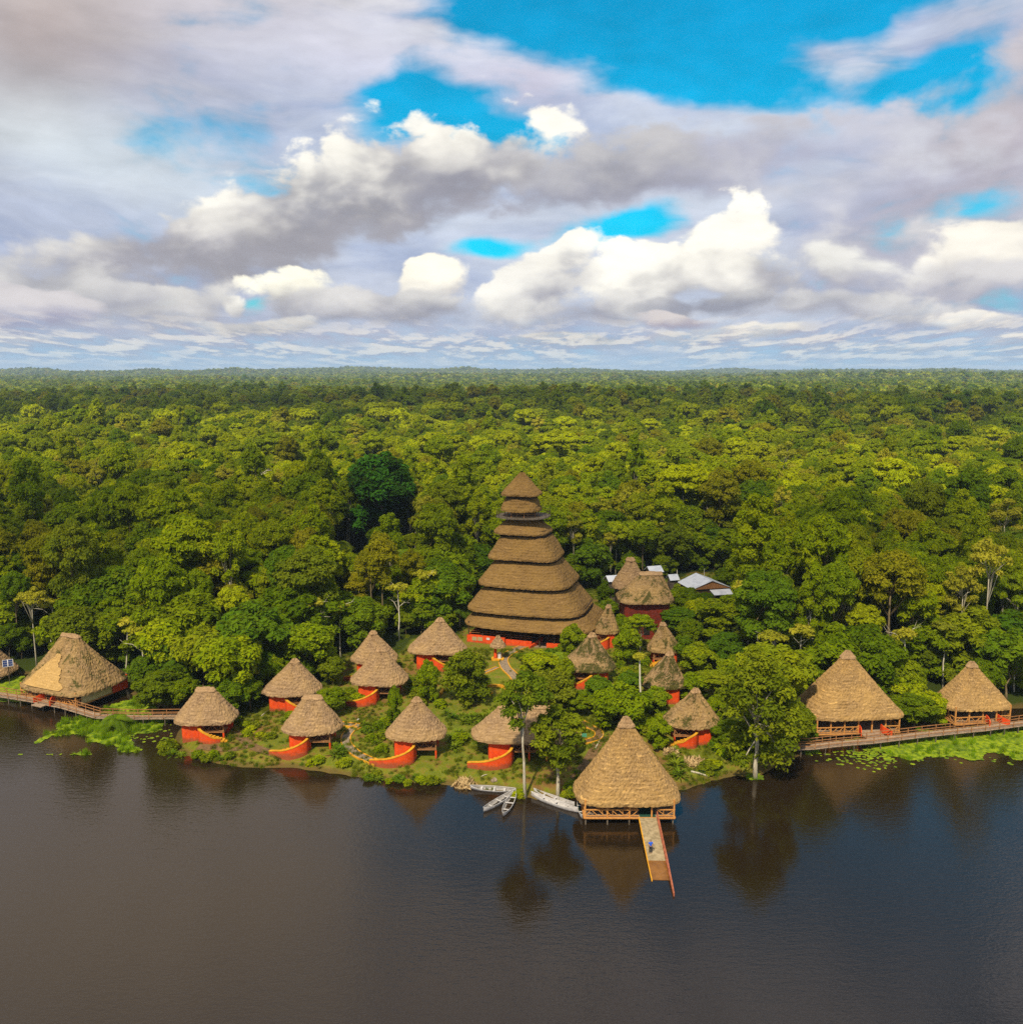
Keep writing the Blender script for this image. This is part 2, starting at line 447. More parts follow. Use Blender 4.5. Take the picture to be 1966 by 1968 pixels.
gcol = MIX(SS(n2 * 0.55 + n1 * 0.6, 0.53, 0.68), grass, dirt)
forest_floor = MIX(n3, (0.018, 0.030, 0.003), (0.045, 0.060, 0.006))
gcol = MIX(SS(cl + (n2 - 0.5) * 0.4, 0.35, 0.65), forest_floor, gcol)
bank = SS(XYZ(TC('Object'))[2] + (n2 - 0.5) * 0.5, 0.42, 0.12)
gcol = MIX(bank * 0.8, gcol, MIX(n3, (0.06, 0.035, 0.012), (0.16, 0.10, 0.03)))
principled(nt, out, gcol, 0.95, n3 + n2, 0.6, 0.12, spec=0.1)
me = mesh_np('ground', np.stack([GX.ravel(), GY.ravel(), GZ.ravel()], 1), np.stack([q0, q0 + 1, q0 + 1 + nx, q0 + nx], 1), m_ground, smooth=True)
at = me.attributes.new('clearing', 'FLOAT', 'POINT')
at.data.foreach_set('value', sm((clear_d.ravel() + 3) / 6).astype(np.float32))
ground = tag(link_mesh('ground', me), 'grassy lakeside bank and forest floor running to the horizon', None, None, 'structure')

# ------------------------------------------------------------------ water
m_water, nt, out = new_mat("lake_water")
oc = TC('Object')
wv1 = NOISE(MAP(oc, (0, 0, 0), math.radians(28), (0.45, 1.5, 1), 'POINT'), 1.0, 4, 0.55, 0.5)
wv2 = NOISE(MAP(oc, (9, 4, 0), math.radians(-20), (2.2, 4.5, 1), 'POINT'), 1.0, 2, 0.5)
gust = SS(NOISE(oc, 0.025, 3, 0.5, 0.4), 0.35, 0.7)
brown = MIX(NOISE(oc, 0.02, 3, 0.5), (0.012, 0.007, 0.003), (0.022, 0.014, 0.006))
p = nt.nodes.new('ShaderNodeBsdfPrincipled')
put(nt, p.inputs['Base Color'], brown); p.inputs['Roughness'].default_value = 0.03; p.inputs['IOR'].default_value = 1.50
b = nt.nodes.new('ShaderNodeBump'); b.inputs['Distance'].default_value = 0.12
put(nt, b.inputs['Strength'], M('MULTIPLY_ADD', gust, 0.13, 0.085))
put(nt, b.inputs['Height'], wv1 + wv2 * 0.75)
nt.links.new(b.outputs[0], p.inputs['Normal']); nt.links.new(p.outputs[0], out.inputs[0])
wm = MB(); wm.add([(-900, -2900, 0), (900, -2900, 0), (900, 330, 0), (-900, 330, 0)], [(0, 1, 2, 3)])
wo = wm.build('lake_water', m_water); tag(wo, 'dark brown rippled lake reflecting huts and sky', None, None, 'structure')

# ------------------------------------------------------------------ foliage
def leaf_mat(name, dark, mid, light, trans=0.42, rnd=0.5, hue=0.0):
    m, nt, out = new_mat(name)
    t = ATTR('tint'); r = RND()
    f = M('MULTIPLY_ADD', r, rnd, t * (1 - rnd))
    col = RAMP(f, [(0.0, dark), (0.5, mid), (1.0, light)])
    # other instances of a kind lean to olive or to a fresher green
    r2 = M('FRACT', r * 7.31)
    col = MIX(SS(r2, 0.75, 1.0) * 0.4, col, (0.20, 0.20, 0.012))
    col = MIX(SS(r2, 0.25, 0.0) * 0.55, col, (0.06, 0.15, 0.010))
    d = nt.nodes.new('ShaderNodeBsdfDiffuse'); put(nt, d.inputs[0], col)
    tr = nt.nodes.new('ShaderNodeBsdfTranslucent'); put(nt, tr.inputs[0], MIX(0.5, col, (0.34, 0.38, 0.005)))
    mx = nt.nodes.new('ShaderNodeMixShader'); mx.inputs[0].default_value = trans
    nt.links.new(d.outputs[0], mx.inputs[1]); nt.links.new(tr.outputs[0], mx.inputs[2])
    nt.links.new(mx.outputs[0], out.inputs[0])
    return m
L_mid = leaf_mat('leaves_green', (0.097, 0.157, 0.002), (0.238, 0.302, 0.004), (0.432, 0.441, 0.005))
L_yel = leaf_mat('leaves_yellow_green', (0.198, 0.229, 0.003), (0.396, 0.422, 0.004), (0.538, 0.596, 0.006))
L_dark = leaf_mat('leaves_dark_green', (0.053, 0.103, 0.002), (0.137, 0.198, 0.004), (0.253, 0.286, 0.005))
L_olive = leaf_mat('leaves_olive', (0.117, 0.127, 0.004), (0.260, 0.244, 0.007), (0.399, 0.339, 0.014))
L_palm = leaf_mat('palm_leaves', (0.075, 0.136, 0.007), (0.160, 0.236, 0.011), (0.264, 0.326, 0.021))
L_pale = leaf_mat('leaves_pale', (0.250, 0.259, 0.014), (0.442, 0.399, 0.026), (0.600, 0.519, 0.045))
def bark(name, a, b_):
    m, nt, out = new_mat(name)
    oc = TC('Object')
    n = NOISE(MAP(oc, (0, 0, 0), 0, (6, 6, 1.2), 'POINT'), 1.0, 4, 0.6)
    principled(nt, out, MIX(SS(n, 0.35, 0.65), a, b_), 0.9, n, 0.4, 0.03, spec=0.1)
    return m
B_pale = bark('pale_bark', (0.30, 0.25, 0.16), (0.52, 0.46, 0.34))
B_brown = bark('brown_bark', (0.10, 0.07, 0.035), (0.24, 0.18, 0.09))

def quads_from(pos, nrm, size, rng, aspect=1.6):
    n = len(pos)
    nrm = nrm / (np.linalg.norm(nrm, axis=1, keepdims=True) + 1e-9)
    a = np.cross(nrm, rng.normal(size=(n, 3))); a /= (np.linalg.norm(a, axis=1, keepdims=True) + 1e-9)
    b_ = np.cross(nrm, a)
    sz = size * rng.uniform(0.6, 1.3, (n, 1))
    a = a * sz * aspect * 0.62; b_ = b_ * sz * 0.5
    k = rng.uniform(-0.25, 0.25, (n, 1))
    bend = nrm * sz * 0.18
    v = np.stack([pos - a - bend, pos + b_ + a * k, pos + a - bend, pos - b_ + a * k], 1)
    return v.reshape(-1, 3), np.arange(4 * n).reshape(n, 4)

def crown(name, seed, R, z0, z1, lobes, leaves, ls, flat, mat, shape='dome', fill=0.35, lr=0.34):
    """returns (mesh, lobe centres)"""
    rng = np.random.default_rng(seed)
    C_ = []
    tries = 0
    while len(C_) < lobes and tries < 4000:
        tries += 1
        ang = rng.uniform(0, 2 * math.pi); rad = math.sqrt(rng.uniform(0, 1)) * R * 0.80
        f = rad / R
        top = z0 + (z1 - z0) * (math.sqrt(max(0, 1 - f * f)) if shape == 'dome' else (1 - 0.35 * f * f))
        if rng.uniform() < 0.22: z = rng.uniform(z0, top) if shape == 'dome' else top - rng.uniform(0, 0.4) * (z1 - z0)
        else: z = top - rng.uniform(0.0, 0.16) * (z1 - z0)
        r = R * lr * rng.uniform(0.7, 1.35)
        p_ = np.array((math.cos(ang) * rad, math.sin(ang) * rad, z - r * flat * 0.6))
        if all(np.linalg.norm((p_ - c[0]) * (1, 1, 1.6)) > 0.62 * (r + c[1]) * 0.9 for c in C_): C_.append((p_, r))
    pos, nrm, tint = [], [], []
    wsum = sum(c[1] ** 2 for c in C_)
    for c, r in C_:
        n = max(5, int(leaves * r * r / wsum))
        d = rng.normal(size=(n, 3)); d[:, 2] = np.where(rng.uniform(size=n) < 0.8, np.abs(d[:, 2]), d[:, 2])
        d /= np.linalg.norm(d, axis=1, keepdims=True)
        rr = r * (1 - fill * rng.uniform(size=(n, 1)) ** 1.5) * (1 + 0.16 * np.sin(d[:, :1] * 7 + c[0]) * np.cos(d[:, 1:2] * 6 + c[1]))
        pos.append(c + d * rr * (1, 1, flat))
        nrm.append(d * 0.7 + (0, 0, 0.55) + rng.normal(size=(n, 3)) * 0.45)
        tl = rng.uniform(0.15, 0.85)
        tint.append(np.clip(tl + rng.normal(size=n) * 0.16, 0, 1))
    pos = np.concatenate(pos); nrm = np.concatenate(nrm); tint = np.concatenate(tint)
    v, q = quads_from(pos, nrm, ls, rng)
    return mesh_np(name, v, q, mat, tint), [c for c, r in C_]

def trunk_mesh(name, seed, lob, h0, r0, mat, nb=9, lean=0.0):
    rng = random.Random(seed); mb = MB()
    zt = h0
    pts = [Vector((0, 0, -1.0))]
    for k in range(1, 5): pts.append(Vector((rng.uniform(-.25, .25) + lean * k / 4, rng.uniform(-.25, .25), zt * k / 4)))
    mb.tube(pts, [r0 * 1.25, r0, r0 * 0.85, r0 * 0.72, r0 * 0.6], 7)
    ls = sorted(lob, key=lambda c: -c[2]); rng.shuffle(ls)
    for c in ls[:nb]:
        c = Vector(c); s0 = pts[rng.choice((3, 4, 4))].copy()
        mid = s0.lerp(c, 0.5) + Vector((rng.uniform(-.6, .6), rng.uniform(-.6, .6), rng.uniform(-0.2, .8)))
        mb.tube([s0, mid, c], [r0 * 0.42, r0 * 0.28, r0 * 0.10], 5)
    return mb.mesh(name, mat, smooth=True)

def palm_meshes(seed, h, nf, fl, r0=0.16, fan=False):
    rng = np.random.default_rng(seed)
    mb = MB(); lean = rng.uniform(-0.8, 0.8)
    mb.tube([(0, 0, -0.6), (lean * 0.2, 0, h * 0.4), (lean * 0.6, 0, h * 0.75), (lean, 0, h)], [r0 * 1.3, r0, r0 * 0.9, r0 * 0.8], 7)
    tm = mb.mesh('trunk', B_pale, True)
    V, Q, T = [], [], []
    n = 0
    for k in range(nf):
        az = k * 2.399 + rng.uniform(-.2, .2); up = rng.uniform(0.15, 1.15)
        d = np.array((math.cos(az), math.sin(az), 0.0)); side = np.array((-d[1], d[0], 0.0))
        t0 = rng.uniform(0, 1)
        if fan:
            st = d * fl * 0.45 * math.cos(up) + np.array((lean, 0, h + fl * 0.45 * math.sin(up)))
            for j in range(16):
                a = (j / 15 - 0.5) * 4.6
                e = d * math.cos(a) * math.cos(up * 0.6) + side * math.sin(a) + np.array((0, 0, math.cos(a) * math.sin(up * .6) - 0.25))
                w = side * math.cos(a) * 0.09 - d * math.sin(a) * 0.09
                L = fl * 0.62
                V += [st, st + e * L * 0.55 + w, st + e * L + np.array((0, 0, -0.25 * L)), st + e * L * 0.55 - w]; Q.append((n, n + 1, n + 2, n + 3)); n += 4
                T.append(t0 * 0.6 + rng.uniform(0, .4))
        else:
            S = 13; prev = None
            for j in range(S):
                s = j / (S - 1)
                c = d * fl * (s * math.cos(up) * 0.95 + 0.25 * s * s) + np.array((lean, 0, h + fl * (math.sin(up) * s - (0.55 + 0.4 * math.sin(up)) * s * s)))
                if prev is not None:
                    for sg in (-1, 1):
                        for q_ in (0.25, 0.75):
                            b_ = prev * (1 - q_) + c * q_
                            L = fl * 0.30 * math.sin(math.pi * (0.12 + 0.83 * s)) + 0.05
                            f = (c - prev); f = f / (np.linalg.norm(f) + 1e-6)
                            tip = b_ + side * sg * L * 0.85 + f * L * 0.55 + np.array((0, 0, -0.35 * L))
                            w = f * 0.055 * fl / 3
                            V += [b_ - w, b_ + w, tip + w * .3, tip - w * .3]; Q.append((n, n + 1, n + 2, n + 3)); n += 4
                            T.append(t0 * 0.6 + rng.uniform(0, .4))
                prev = c
    return tm, mesh_np('fronds', np.array(V), np.array(Q), L_palm, T)

# ------------------------------------------------------------------ the trees of the forest
KINDS = [   # name, look, category, seed, R, z0, z1, lobes, leaves, leaf size, flat, material, shape, fill, lobe r, bark, trunk r
    ('broadleaf_tree', 'mid green spreading tree', 'tree', 1, 6.4, 11, 20, 34, 11000, .50, .62, L_mid, 'dome', .40, .30, B_brown, .30),
    ('broadleaf_tree', 'yellow green tree with flat tiers of leaves', 'tree', 2, 6.0, 12, 18.5, 30, 9500, .50, .42, L_yel, 'flat', .40, .32, B_pale, .26),
    ('broadleaf_tree', 'dense dark green round tree', 'tree', 3, 6.8, 9, 21.5, 38, 12500, .50, .75, L_dark, 'dome', .45, .30, B_brown, .34),
    ('broadleaf_tree', 'olive green feathery tree', 'tree', 4, 6.2, 11, 20, 30, 9000, .42, .60, L_olive, 'dome', .60, .33, B_brown, .28),
    ('broadleaf_tree', 'tall green narrow tree', 'tree', 5, 4.6, 9, 23, 30, 9000, .46, .70, L_mid, 'dome', .45, .36, B_pale, .24),
    ('broadleaf_tree', 'green tree with loose layered boughs', 'tree', 6, 6.6, 10, 19, 22, 8000, .52, .38, L_mid, 'flat', .55, .34, B_pale, .28),
    ('broadleaf_tree', 'thin crowned pale tree with white branches', 'tree', 7, 4.8, 13, 21, 16, 2600, .42, .50, L_pale, 'dome', .7, .32, B_pale, .22),
    ('broadleaf_tree', 'low bushy green tree', 'tree', 8, 4.2, 2.0, 10, 26, 8500, .44, .75, L_dark, 'dome', .40, .36, B_brown, .16),
    ('broadleaf_tree', 'low bright green tree', 'tree', 9, 3.8, 2.2, 9, 24, 7000, .46, .70, L_mid, 'dome', .45, .36, B_brown, .14),
]
def with_trunk(cm, tm, name):
    bm = bmesh.new(); bm.from_mesh(cm); n0 = len(bm.faces); bm.from_mesh(tm)
    bm.faces.ensure_lookup_table()
    for f in bm.faces[n0:]: f.material_index = 1
    me = bpy.data.meshes.new(name); bm.to_mesh(me); bm.free()
    me.materials.append(cm.materials[0]); me.materials.append(tm.materials[0])
    return me
crowns, trunks, lod = [], [], []
for (nm, look, cat, seed, R, z0, z1, lb, lv_, ls, fl, mat, shp, fill, lr, brk, tr) in KINDS:
    c_, lob = crown('crown', seed * 11, R, z0, z1, lb, int(lv_ * 1.4), ls * .86, fl, mat, shp, fill, lr)
    t_ = trunk_mesh('trunk', seed, lob, z0 + (z1 - z0) * 0.3, tr, brk, 10)
    crowns.append(c_); trunks.append(t_); lod.append(with_trunk(c_, t_, 'forest_near'))
for k in (0, 1, 2, 3, 4, 5):        # coarser leaves for the middle distance
    (nm, look, cat, seed, R, z0, z1, lb, lv_, ls, fl, mat, shp, fill, lr, brk, tr) = KINDS[k]
    for s in (0, 1):
        c_, lob = crown('crown', seed * 13 + s, R, z0, z1, int(lb * (1 + .5 * s)), 2600, .88, fl, mat, shp, fill + .1, lr * (1 - .2 * s))
        lod.append(with_trunk(c_, trunk_mesh('trunk', seed, lob, z0 + 3, tr, brk, 5), 'forest_mid') if s else c_)
for k in (0, 1, 2, 3, 0, 2):        # and coarser still far off
    (nm, look, cat, seed, R, z0, z1, lb, lv_, ls, fl, mat, shp, fill, lr, brk, tr) = KINDS[k]
    c_, lob = crown('crown', seed * 17 + len(lod), R * 1.25, z0 - 2, z1, 16, 330, 2.3, .7, mat, 'dome', .3, .36)
    lod.append(c_)
pt1, pf1 = palm_meshes(3, 15, 17, 4.2); pt2, pf2 = palm_meshes(5, 17, 15, 4.0, fan=True)
N_NEAR = len(KINDS); N_MID0 = N_NEAR; N_FAR0 = N_MID0 + 12
I_PALM = len(lod)
lod += [with_trunk(pf1, pt1, 'palm_a'), with_trunk(pf2, pt2, 'palm_b')]
VAR0 = len(lod); crowns2, trunks2 = [], []
for (nm, look, cat, seed, R, z0, z1, lb, lv_, ls, fl, mat, shp, fill, lr, brk, tr) in KINDS:      # a second individual of every kind
    c_, lob = crown('crown', seed * 31 + 5, R, z0 - 1, z1, int(lb * 1.5), int(lv_ * 1.4), ls * .80, fl * 1.15, mat, 'dome' if shp == 'flat' else 'flat', min(.75, fill + .15), lr * .78)
    t_ = trunk_mesh('trunk', seed + 40, lob, z0 + (z1 - z0) * 0.25, tr, brk, 12)
    crowns2.append(c_); trunks2.append(t_); lod.append(with_trunk(c_, t_, 'forest_near'))
LIB = bpy.data.collections.new('forest_sources')
for i, me_ in enumerate(lod):
    LIB.objects.link(bpy.data.objects.new('src_%02d' % i, me_))

rng = np.random.default_rng(42)
def jitter_grid(x0, x1, y0, y1, s, j=0.42):
    xs, ys = np.meshgrid(np.arange(x0, x1, s), np.arange(y0, y1, s))
    xs = xs + (np.floor(ys / s) % 2) * s * 0.5
    return (xs + rng.uniform(-j, j, xs.shape) * s).ravel(), (ys + rng.uniform(-j, j, ys.shape) * s).ravel()
def forest_points(s, r0, r1, ymin=90):
    X, Y = jitter_grid(-r1 * 0.62 - 45, r1 * 0.62 + 45, ymin, r1, s)
    keep = (np.abs(X) < 0.60 * Y + 28) & (np.hypot(X, Y) > r0) & (np.hypot(X, Y) <= r1)
    return X[keep], Y[keep]
# places kept free: buildings and the trees that are placed one by one
FREE = []
# what must stay in view: (left, right, top, bottom in the photograph, depth it stands at)
VIEW = [(1308, 1410, 1098, 1132, 400), (655, 795, 900, 1010, 300)]
def kind_at(X, Y):
    a = vnoise(X, Y, 55, 77, 2); b_ = vnoise(X, Y, 130, 99, 2); u = rng.uniform(size=X.shape)
    R = np.hypot(X, Y)
    sun_band = sm((R - 230) / 90) * sm((760 - R) / 140) * 0.50  # sunlit belt put into the colour: more bright yellow-green trees at this distance
    k = np.zeros(X.shape, int)
    k = np.where(u < 0.26, 0, k); k = np.where((u >= 0.26) & (u < 0.40), 5, k)
    k = np.where((u >= 0.40) & (u < 0.54), 4, k)
    k = np.where((u >= 0.54) & (u < 0.76), np.where(b_ > 0.5 + 0.0 * a, 2, 0), k)
    k = np.where((u >= 0.76) & (u < 0.90), 3, k); k = np.where(u >= 0.90, 1, k)
    k = np.where(rng.uniform(size=X.shape) < sun_band * (0.1 + a * 1.9), 1, k)
    return k

def bake_forest():
    P, S, Rz, K = [], [], [], []
    # near and middle forest
    X, Y = forest_points(5.0, 0, 560)
    sd = shore_dist(X, Y); cd = sd_poly(X, Y, CLEAR)
    keep = (sd > 1.6) & (cd < -2.2)
    for fx, fy, fr in FREE: keep &= np.hypot(X - fx, Y - fy) > fr
    X, Y, cd, sd = X[keep], Y[keep], cd[keep], sd[keep]
    k = kind_at(X, Y); u = rng.uniform(size=X.shape)
    sc = rng.uniform(0.52, 1.16, X.shape) + np.where(rng.uniform(size=X.shape) < 0.09, 0.32, 0)
    edge_d = np.minimum(-cd, sd)
    # along the edges the growth is low and bushy
    low = ((edge_d < 6) & (u < 0.85)) | ((edge_d < 14) & (u < 0.5))
    k = np.where(low, np.where(rng.uniform(size=X.shape) < 0.4, 7, 8), k); sc = np.where(low, rng.uniform(0.8, 1.35, X.shape) + np.clip(edge_d, 0, 14) * 0.035, sc)
    k = np.where((u > 0.955) & ~low, 6, k)
    pal = (rng.uniform(size=X.shape) < 0.032)
    k = np.where(pal, I_PALM + (rng.uniform(size=X.shape) < 0.5), k)
    sc = np.where(pal, rng.uniform(0.75, 1.12, X.shape), sc)
    P.append(np.stack([X, Y], 1)); S.append(sc); K.append(k)
    # filling between the rows at the edge
    X, Y = forest_points(4.2, 0, 300)
    sd = shore_dist(X, Y); cd = sd_poly(X, Y, CLEAR)
    keep = (sd > 0.8) & (cd < -1.2) & (np.minimum(-cd, sd) < 22)
    for fx, fy, fr in FREE: keep &= np.hypot(X - fx, Y - fy) > fr * 0.8
    X, Y = X[keep], Y[keep]
    P.append(np.stack([X, Y], 1)); S.append(rng.uniform(0.35, 0.85, X.shape)); K.append(np.where(rng.uniform(size=X.shape) < 0.5, 7, 8))
    # middle
    X, Y = forest_points(6.2, 560, 1500)
    k = kind_at(X, Y); k = np.where(k > 5, 0, k)
    P.append(np.stack([X, Y], 1)); S.append(rng.uniform(0.5, 1.2, X.shape) + np.where(rng.uniform(size=X.shape) < 0.08, 0.5, 0)); K.append(N_MID0 + k * 2 + (rng.uniform(size=X.shape) < .5))
    # far
    X, Y = forest_points(15.0, 1500, 3200)
    P.append(np.stack([X, Y], 1)); S.append(rng.uniform(0.75, 1.5, X.shape)); K.append(N_FAR0 + rng.integers(0, 6, X.shape))
    X, Y = forest_points(26.0, 3200, 9500)
    P.append(np.stack([X, Y], 1)); S.append(rng.uniform(1.2, 2.2, X.shape)); K.append(N_FAR0 + rng.integers(0, 6, X.shape))
    P = np.concatenate(P); S = np.concatenate(S); K = np.concatenate(K)
    Z = ground_h(P[:, 0], P[:, 1])
    return P, Z, S, K

def in_the_way(P, Z, S, K):
    """trees that would stand before the shed and the great round tree"""
    bad = np.zeros(len(P), bool)
    c, s_ = math.cos(PITCH), math.sin(PITCH)
    X, Y = P[:, 0], P[:, 1]
    for l, r, t, b_, dep in VIEW:
        dep = SHED_Y - 3 if t == 1098 else (BIG_Y - 4 if t == 900 else dep)
        top = Z + S * 19.0
        f = Y * c - (top - CAM_H) * s_; u = (top - CAM_H) * c + Y * s_
        px = 983 + FPX * X / f; py = 984 - FPX * u / f; w = 4.0 * FPX / f
        bad |= (Y < dep) & (Y > 90) & (px > l - w) & (px < r + w) & (py < b_) & (S * 19 > 3)
    return bad

def instancer(name, P, Z, S, K, lib, label, seed=0, W_=1.0):
    n = len(P)
    me = bpy.data.meshes.new(name)
    me.vertices.add(n)
    me.vertices.foreach_set('co', np.stack([P[:, 0], P[:, 1], Z], 1).astype(np.float32).ravel())
    for nm, ty, arr in (('sc', 'FLOAT_VECTOR', (np.stack([S * W_, S * W_, S], 1)).astype(np.float32)), ('rz', 'FLOAT', np.random.default_rng(seed).uniform(0, 6.283, n).astype(np.float32)),
                        ('rx', 'FLOAT', np.random.default_rng(seed + 1).uniform(-.13, .13, n).astype(np.float32)), ('kind_index', 'INT', K.astype(np.int32))):
        at = me.attributes.new(nm, ty, 'POINT'); at.data.foreach_set('vector' if ty == 'FLOAT_VECTOR' else 'value', arr.ravel())
    o = link_mesh(name, me); tag(o, label, None, None, 'stuff')
    ng = bpy.data.node_groups.new(name, 'GeometryNodeTree')
    ng.interface.new_socket('Geometry', in_out='INPUT', socket_type='NodeSocketGeometry')
    ng.interface.new_socket('Geometry', in_out='OUTPUT', socket_type='NodeSocketGeometry')
    N = ng.nodes; Lk = ng.links
    gi = N.new('NodeGroupInput'); go = N.new('NodeGroupOutput')
    ip = N.new('GeometryNodeInstanceOnPoints'); ci = N.new('GeometryNodeCollectionInfo')
    ci.inputs['Collection'].default_value = lib; ci.inputs['Separate Children'].default_value = True; ci.inputs['Reset Children'].default_value = True
    def na(nm, ty):
        a = N.new('GeometryNodeInputNamedAttribute'); a.data_type = ty; a.inputs['Name'].default_value = nm
        return a.outputs['Attribute']
    cx = N.new('ShaderNodeCombineXYZ'); Lk.new(na('rz', 'FLOAT'), cx.inputs[2]); Lk.new(na('rx', 'FLOAT'), cx.inputs[0])
    Lk.new(gi.outputs[0], ip.inputs['Points']); Lk.new(ci.outputs[0], ip.inputs['Instance'])
    ip.inputs['Pick Instance'].default_value = True
    Lk.new(na('kind_index', 'INT'), ip.inputs['Instance Index'])
    Lk.new(cx.outputs[0], ip.inputs['Rotation']); Lk.new(na('sc', 'FLOAT_VECTOR'), ip.inputs['Scale'])
    Lk.new(ip.outputs[0], go.inputs[0])
    md = o.modifiers.new('scatter', 'NODES'); md.node_group = ng
    return o

LANDMARKS = [   # how the neighbourhood of a tree is called
    ('beyond the far left thatched pavilion', 20, 1290), ('behind the left lakeside pavilion', 150, 1330), ('in the forest edge behind the two left red huts', 440, 1350),
    ('behind the red huts left of the tower', 660, 1290), ('left of the tiered tower', 800, 1235), ('behind the tiered tower', 1000, 1160),
    ('behind the metal roofed shed', 1360, 1120), ('in the dense wood right of the mossy huts', 1400, 1230), ('behind the large right hand pavilion', 1620, 1370),
    ('behind the small right hand pavilion', 1860, 1370)]
LMXY = [(t, *unp(x, y, 2.0)) for t, x, y in LANDMARKS]
def where_is(x, y):
    c = min(LMXY, key=lambda l: (l[1] - x) ** 2 + ((l[2] - y) * 0.5) ** 2)
    d = math.hypot(c[1] - x, c[2] - y)
    return c[0], ('near' if d < 22 else 'farther back' if d < 48 else 'far back')

def place_forest():
    P, Z, S, K = bake_forest()
    R = np.hypot(P[:, 0], P[:, 1])
    WID = np.where(R < 1500, np.where(K < 7, rng.uniform(.50, .88, len(P)), np.where((K >= N_MID0) & (K < N_FAR0), rng.uniform(.55, .85, len(P)), 1.0)), 1.0)
    TWO = (K < N_NEAR) & (rng.uniform(size=len(P)) < .5)
    single = (np.abs(P[:, 0]) < 0.585 * P[:, 1] + 3) & ((K < 7) | (K >= I_PALM)) & (R < 560)
    bushes = (np.abs(P[:, 0]) < 0.58 * P[:, 1] + 2) & ((K == 7) | (K == 8)) & (S > 0.45)
    ok = ~in_the_way(P, Z, S, K)
    P, Z, S, K, R, WID, single, bushes, TWO = (q[ok] for q in (P, Z, S, K, R, WID, single, bushes, TWO))
    order = np.argsort(np.where(single, R - 6 * S, 1e9))[:285]
    order_b = np.argsort(np.where(bushes, R, 1e9))[:110]
    rg = random.Random(9)
    used = np.zeros(len(P), bool)
    first = {}
    for idx in list(order) + list(order_b):
        k = int(K[idx]); x, y = P[idx]; used[idx] = True
        palm = k >= I_PALM
        s_ = 'short' if S[idx] < 0.8 else 'tall' if S[idx] > 1.02 else 'middling'
        w, dist = where_is(x, y)
        if palm: nm, look, cat = 'palm_tree', ('feather leaved palm' if k == I_PALM else 'fan leaved palm'), 'palm'
        elif k in (7, 8): nm, look, cat = 'understory_tree', KINDS[k][1].replace('tree', 'undergrowth tree'), 'tree'
        else: nm, look, cat = 'forest_tree', KINDS[k][1], 'tree'
        lab = f"{s_} {look}, {dist} {w}" if dist != 'near' else f"{s_} {look} close {w}"
        lab = ' '.join(lab.split()[:16])
        e_ = empty(nm, (x, y, Z[idx]), rg.uniform(0, 6.28), lab, cat, lab)
        e_.scale = (S[idx] * WID[idx], S[idx] * WID[idx], S[idx])
        cm, tm = ((pf1, pt1), (pf2, pt2))[k - I_PALM] if palm else (crowns2[k], trunks2[k]) if TWO[idx] else (crowns[k], trunks[k])
        link_mesh('fronds' if palm else 'crown', cm, e_); link_mesh('trunk', tm, e_)
    rest = ~used
    K = np.where(TWO, VAR0 + K, K)
    instancer('forest', P[rest], Z[rest], S[rest], K[rest], LIB, 'dense rainforest canopy running back to the hazy horizon', W_=WID[rest])

# ------------------------------------------------------------------ building materials
def UVN():
    n = E.nt.nodes.new('ShaderNodeTexCoord'); return E(n.outputs['UV'])
def thatch_mat(name, dark, light, gold, moss=0.0, lines=0.5, patch=0.0, moss_c=((0.030, 0.032, 0.006), (0.075, 0.070, 0.014))):
    m, nt, out = new_mat(name)
    uv = UVN(); oc = TC('Object'); r = RND()
    uv = VM('ADD', uv, VEC(r * 40.0, r * 17.0, 0))
    mul = (.92, .79, .65)
    dark, light, gold = (tuple(c * k for c, k in zip(q, mul)) for q in (dark, light, gold))
    fib = NOISE(MAP(uv, (0, 0, 0), 0, (9.0, 1.3, 1), 'POINT'), 1.0, 4, 0.65)
    row = NOISE(MAP(uv, (3, 0, 0), 0, (0.55, 4.2, 1), 'POINT'), 1.0, 4, 0.6, 0.3)
    tuft = NOISE(uv, 3.2, 3, 0.7)
    blot = NOISE(uv, 0.33, 4, 0.6, 0.5)
    f = SS(fib * 0.45 + row * 0.55 + (tuft - 0.5) * 0.5, 0.30, 0.70)
    col = MIX(f, dark, light)
    col = MIX(SS(blot, 0.35, 0.7) * 0.45, col, gold)
    ln = SS(row + (tuft - 0.5) * 0.6, 0.60, 0.72)
    col = MIX(ln * lines, col, tuple(min(1, c * 1.45) for c in gold))
    sp = SS(NOISE(uv, 5.0, 2, 0.6), 0.34, 0.25)
    col = MIX(sp * 0.6, col, tuple(c * 0.5 for c in dark))
    if moss:
        mn = NOISE(uv, 0.42, 5, 0.68, 0.6)
        mf = SS(mn + (tuft - 0.5) * 0.55, 0.66 - moss * 0.34, 0.74 - moss * 0.34)
        col = MIX(mf * 0.93, col, MIX(NOISE(uv, 4.0, 3, 0.7), *moss_c))
        fl = SS(NOISE(uv, 2.6, 3, 0.75), 0.62, 0.70)
        col = MIX(fl * mf * 0.8, col, light)
    principled(nt, out, col, 0.95, f * 0.5 + tuft * 0.3 + row * 0.7, 0.8, 0.09, spec=0.08)
    return m
T_grey = thatch_mat('weathered_thatch', (0.160, 0.108, 0.060), (0.42, 0.318, 0.205), (0.43, 0.31, 0.14), lines=0.45)
T_gold = thatch_mat('golden_thatch', (0.175, 0.115, 0.045), (0.44, 0.32, 0.165), (0.50, 0.345, 0.125), lines=0.75)
T_brown = thatch_mat('brown_thatch', (0.125, 0.080, 0.028), (0.27, 0.185, 0.080), (0.28, 0.19, 0.060), lines=0.22)
T_mossy = thatch_mat('mossy_thatch', (0.150, 0.105, 0.050), (0.40, 0.30, 0.19), (0.36, 0.27, 0.12), moss=0.62, lines=0.3)
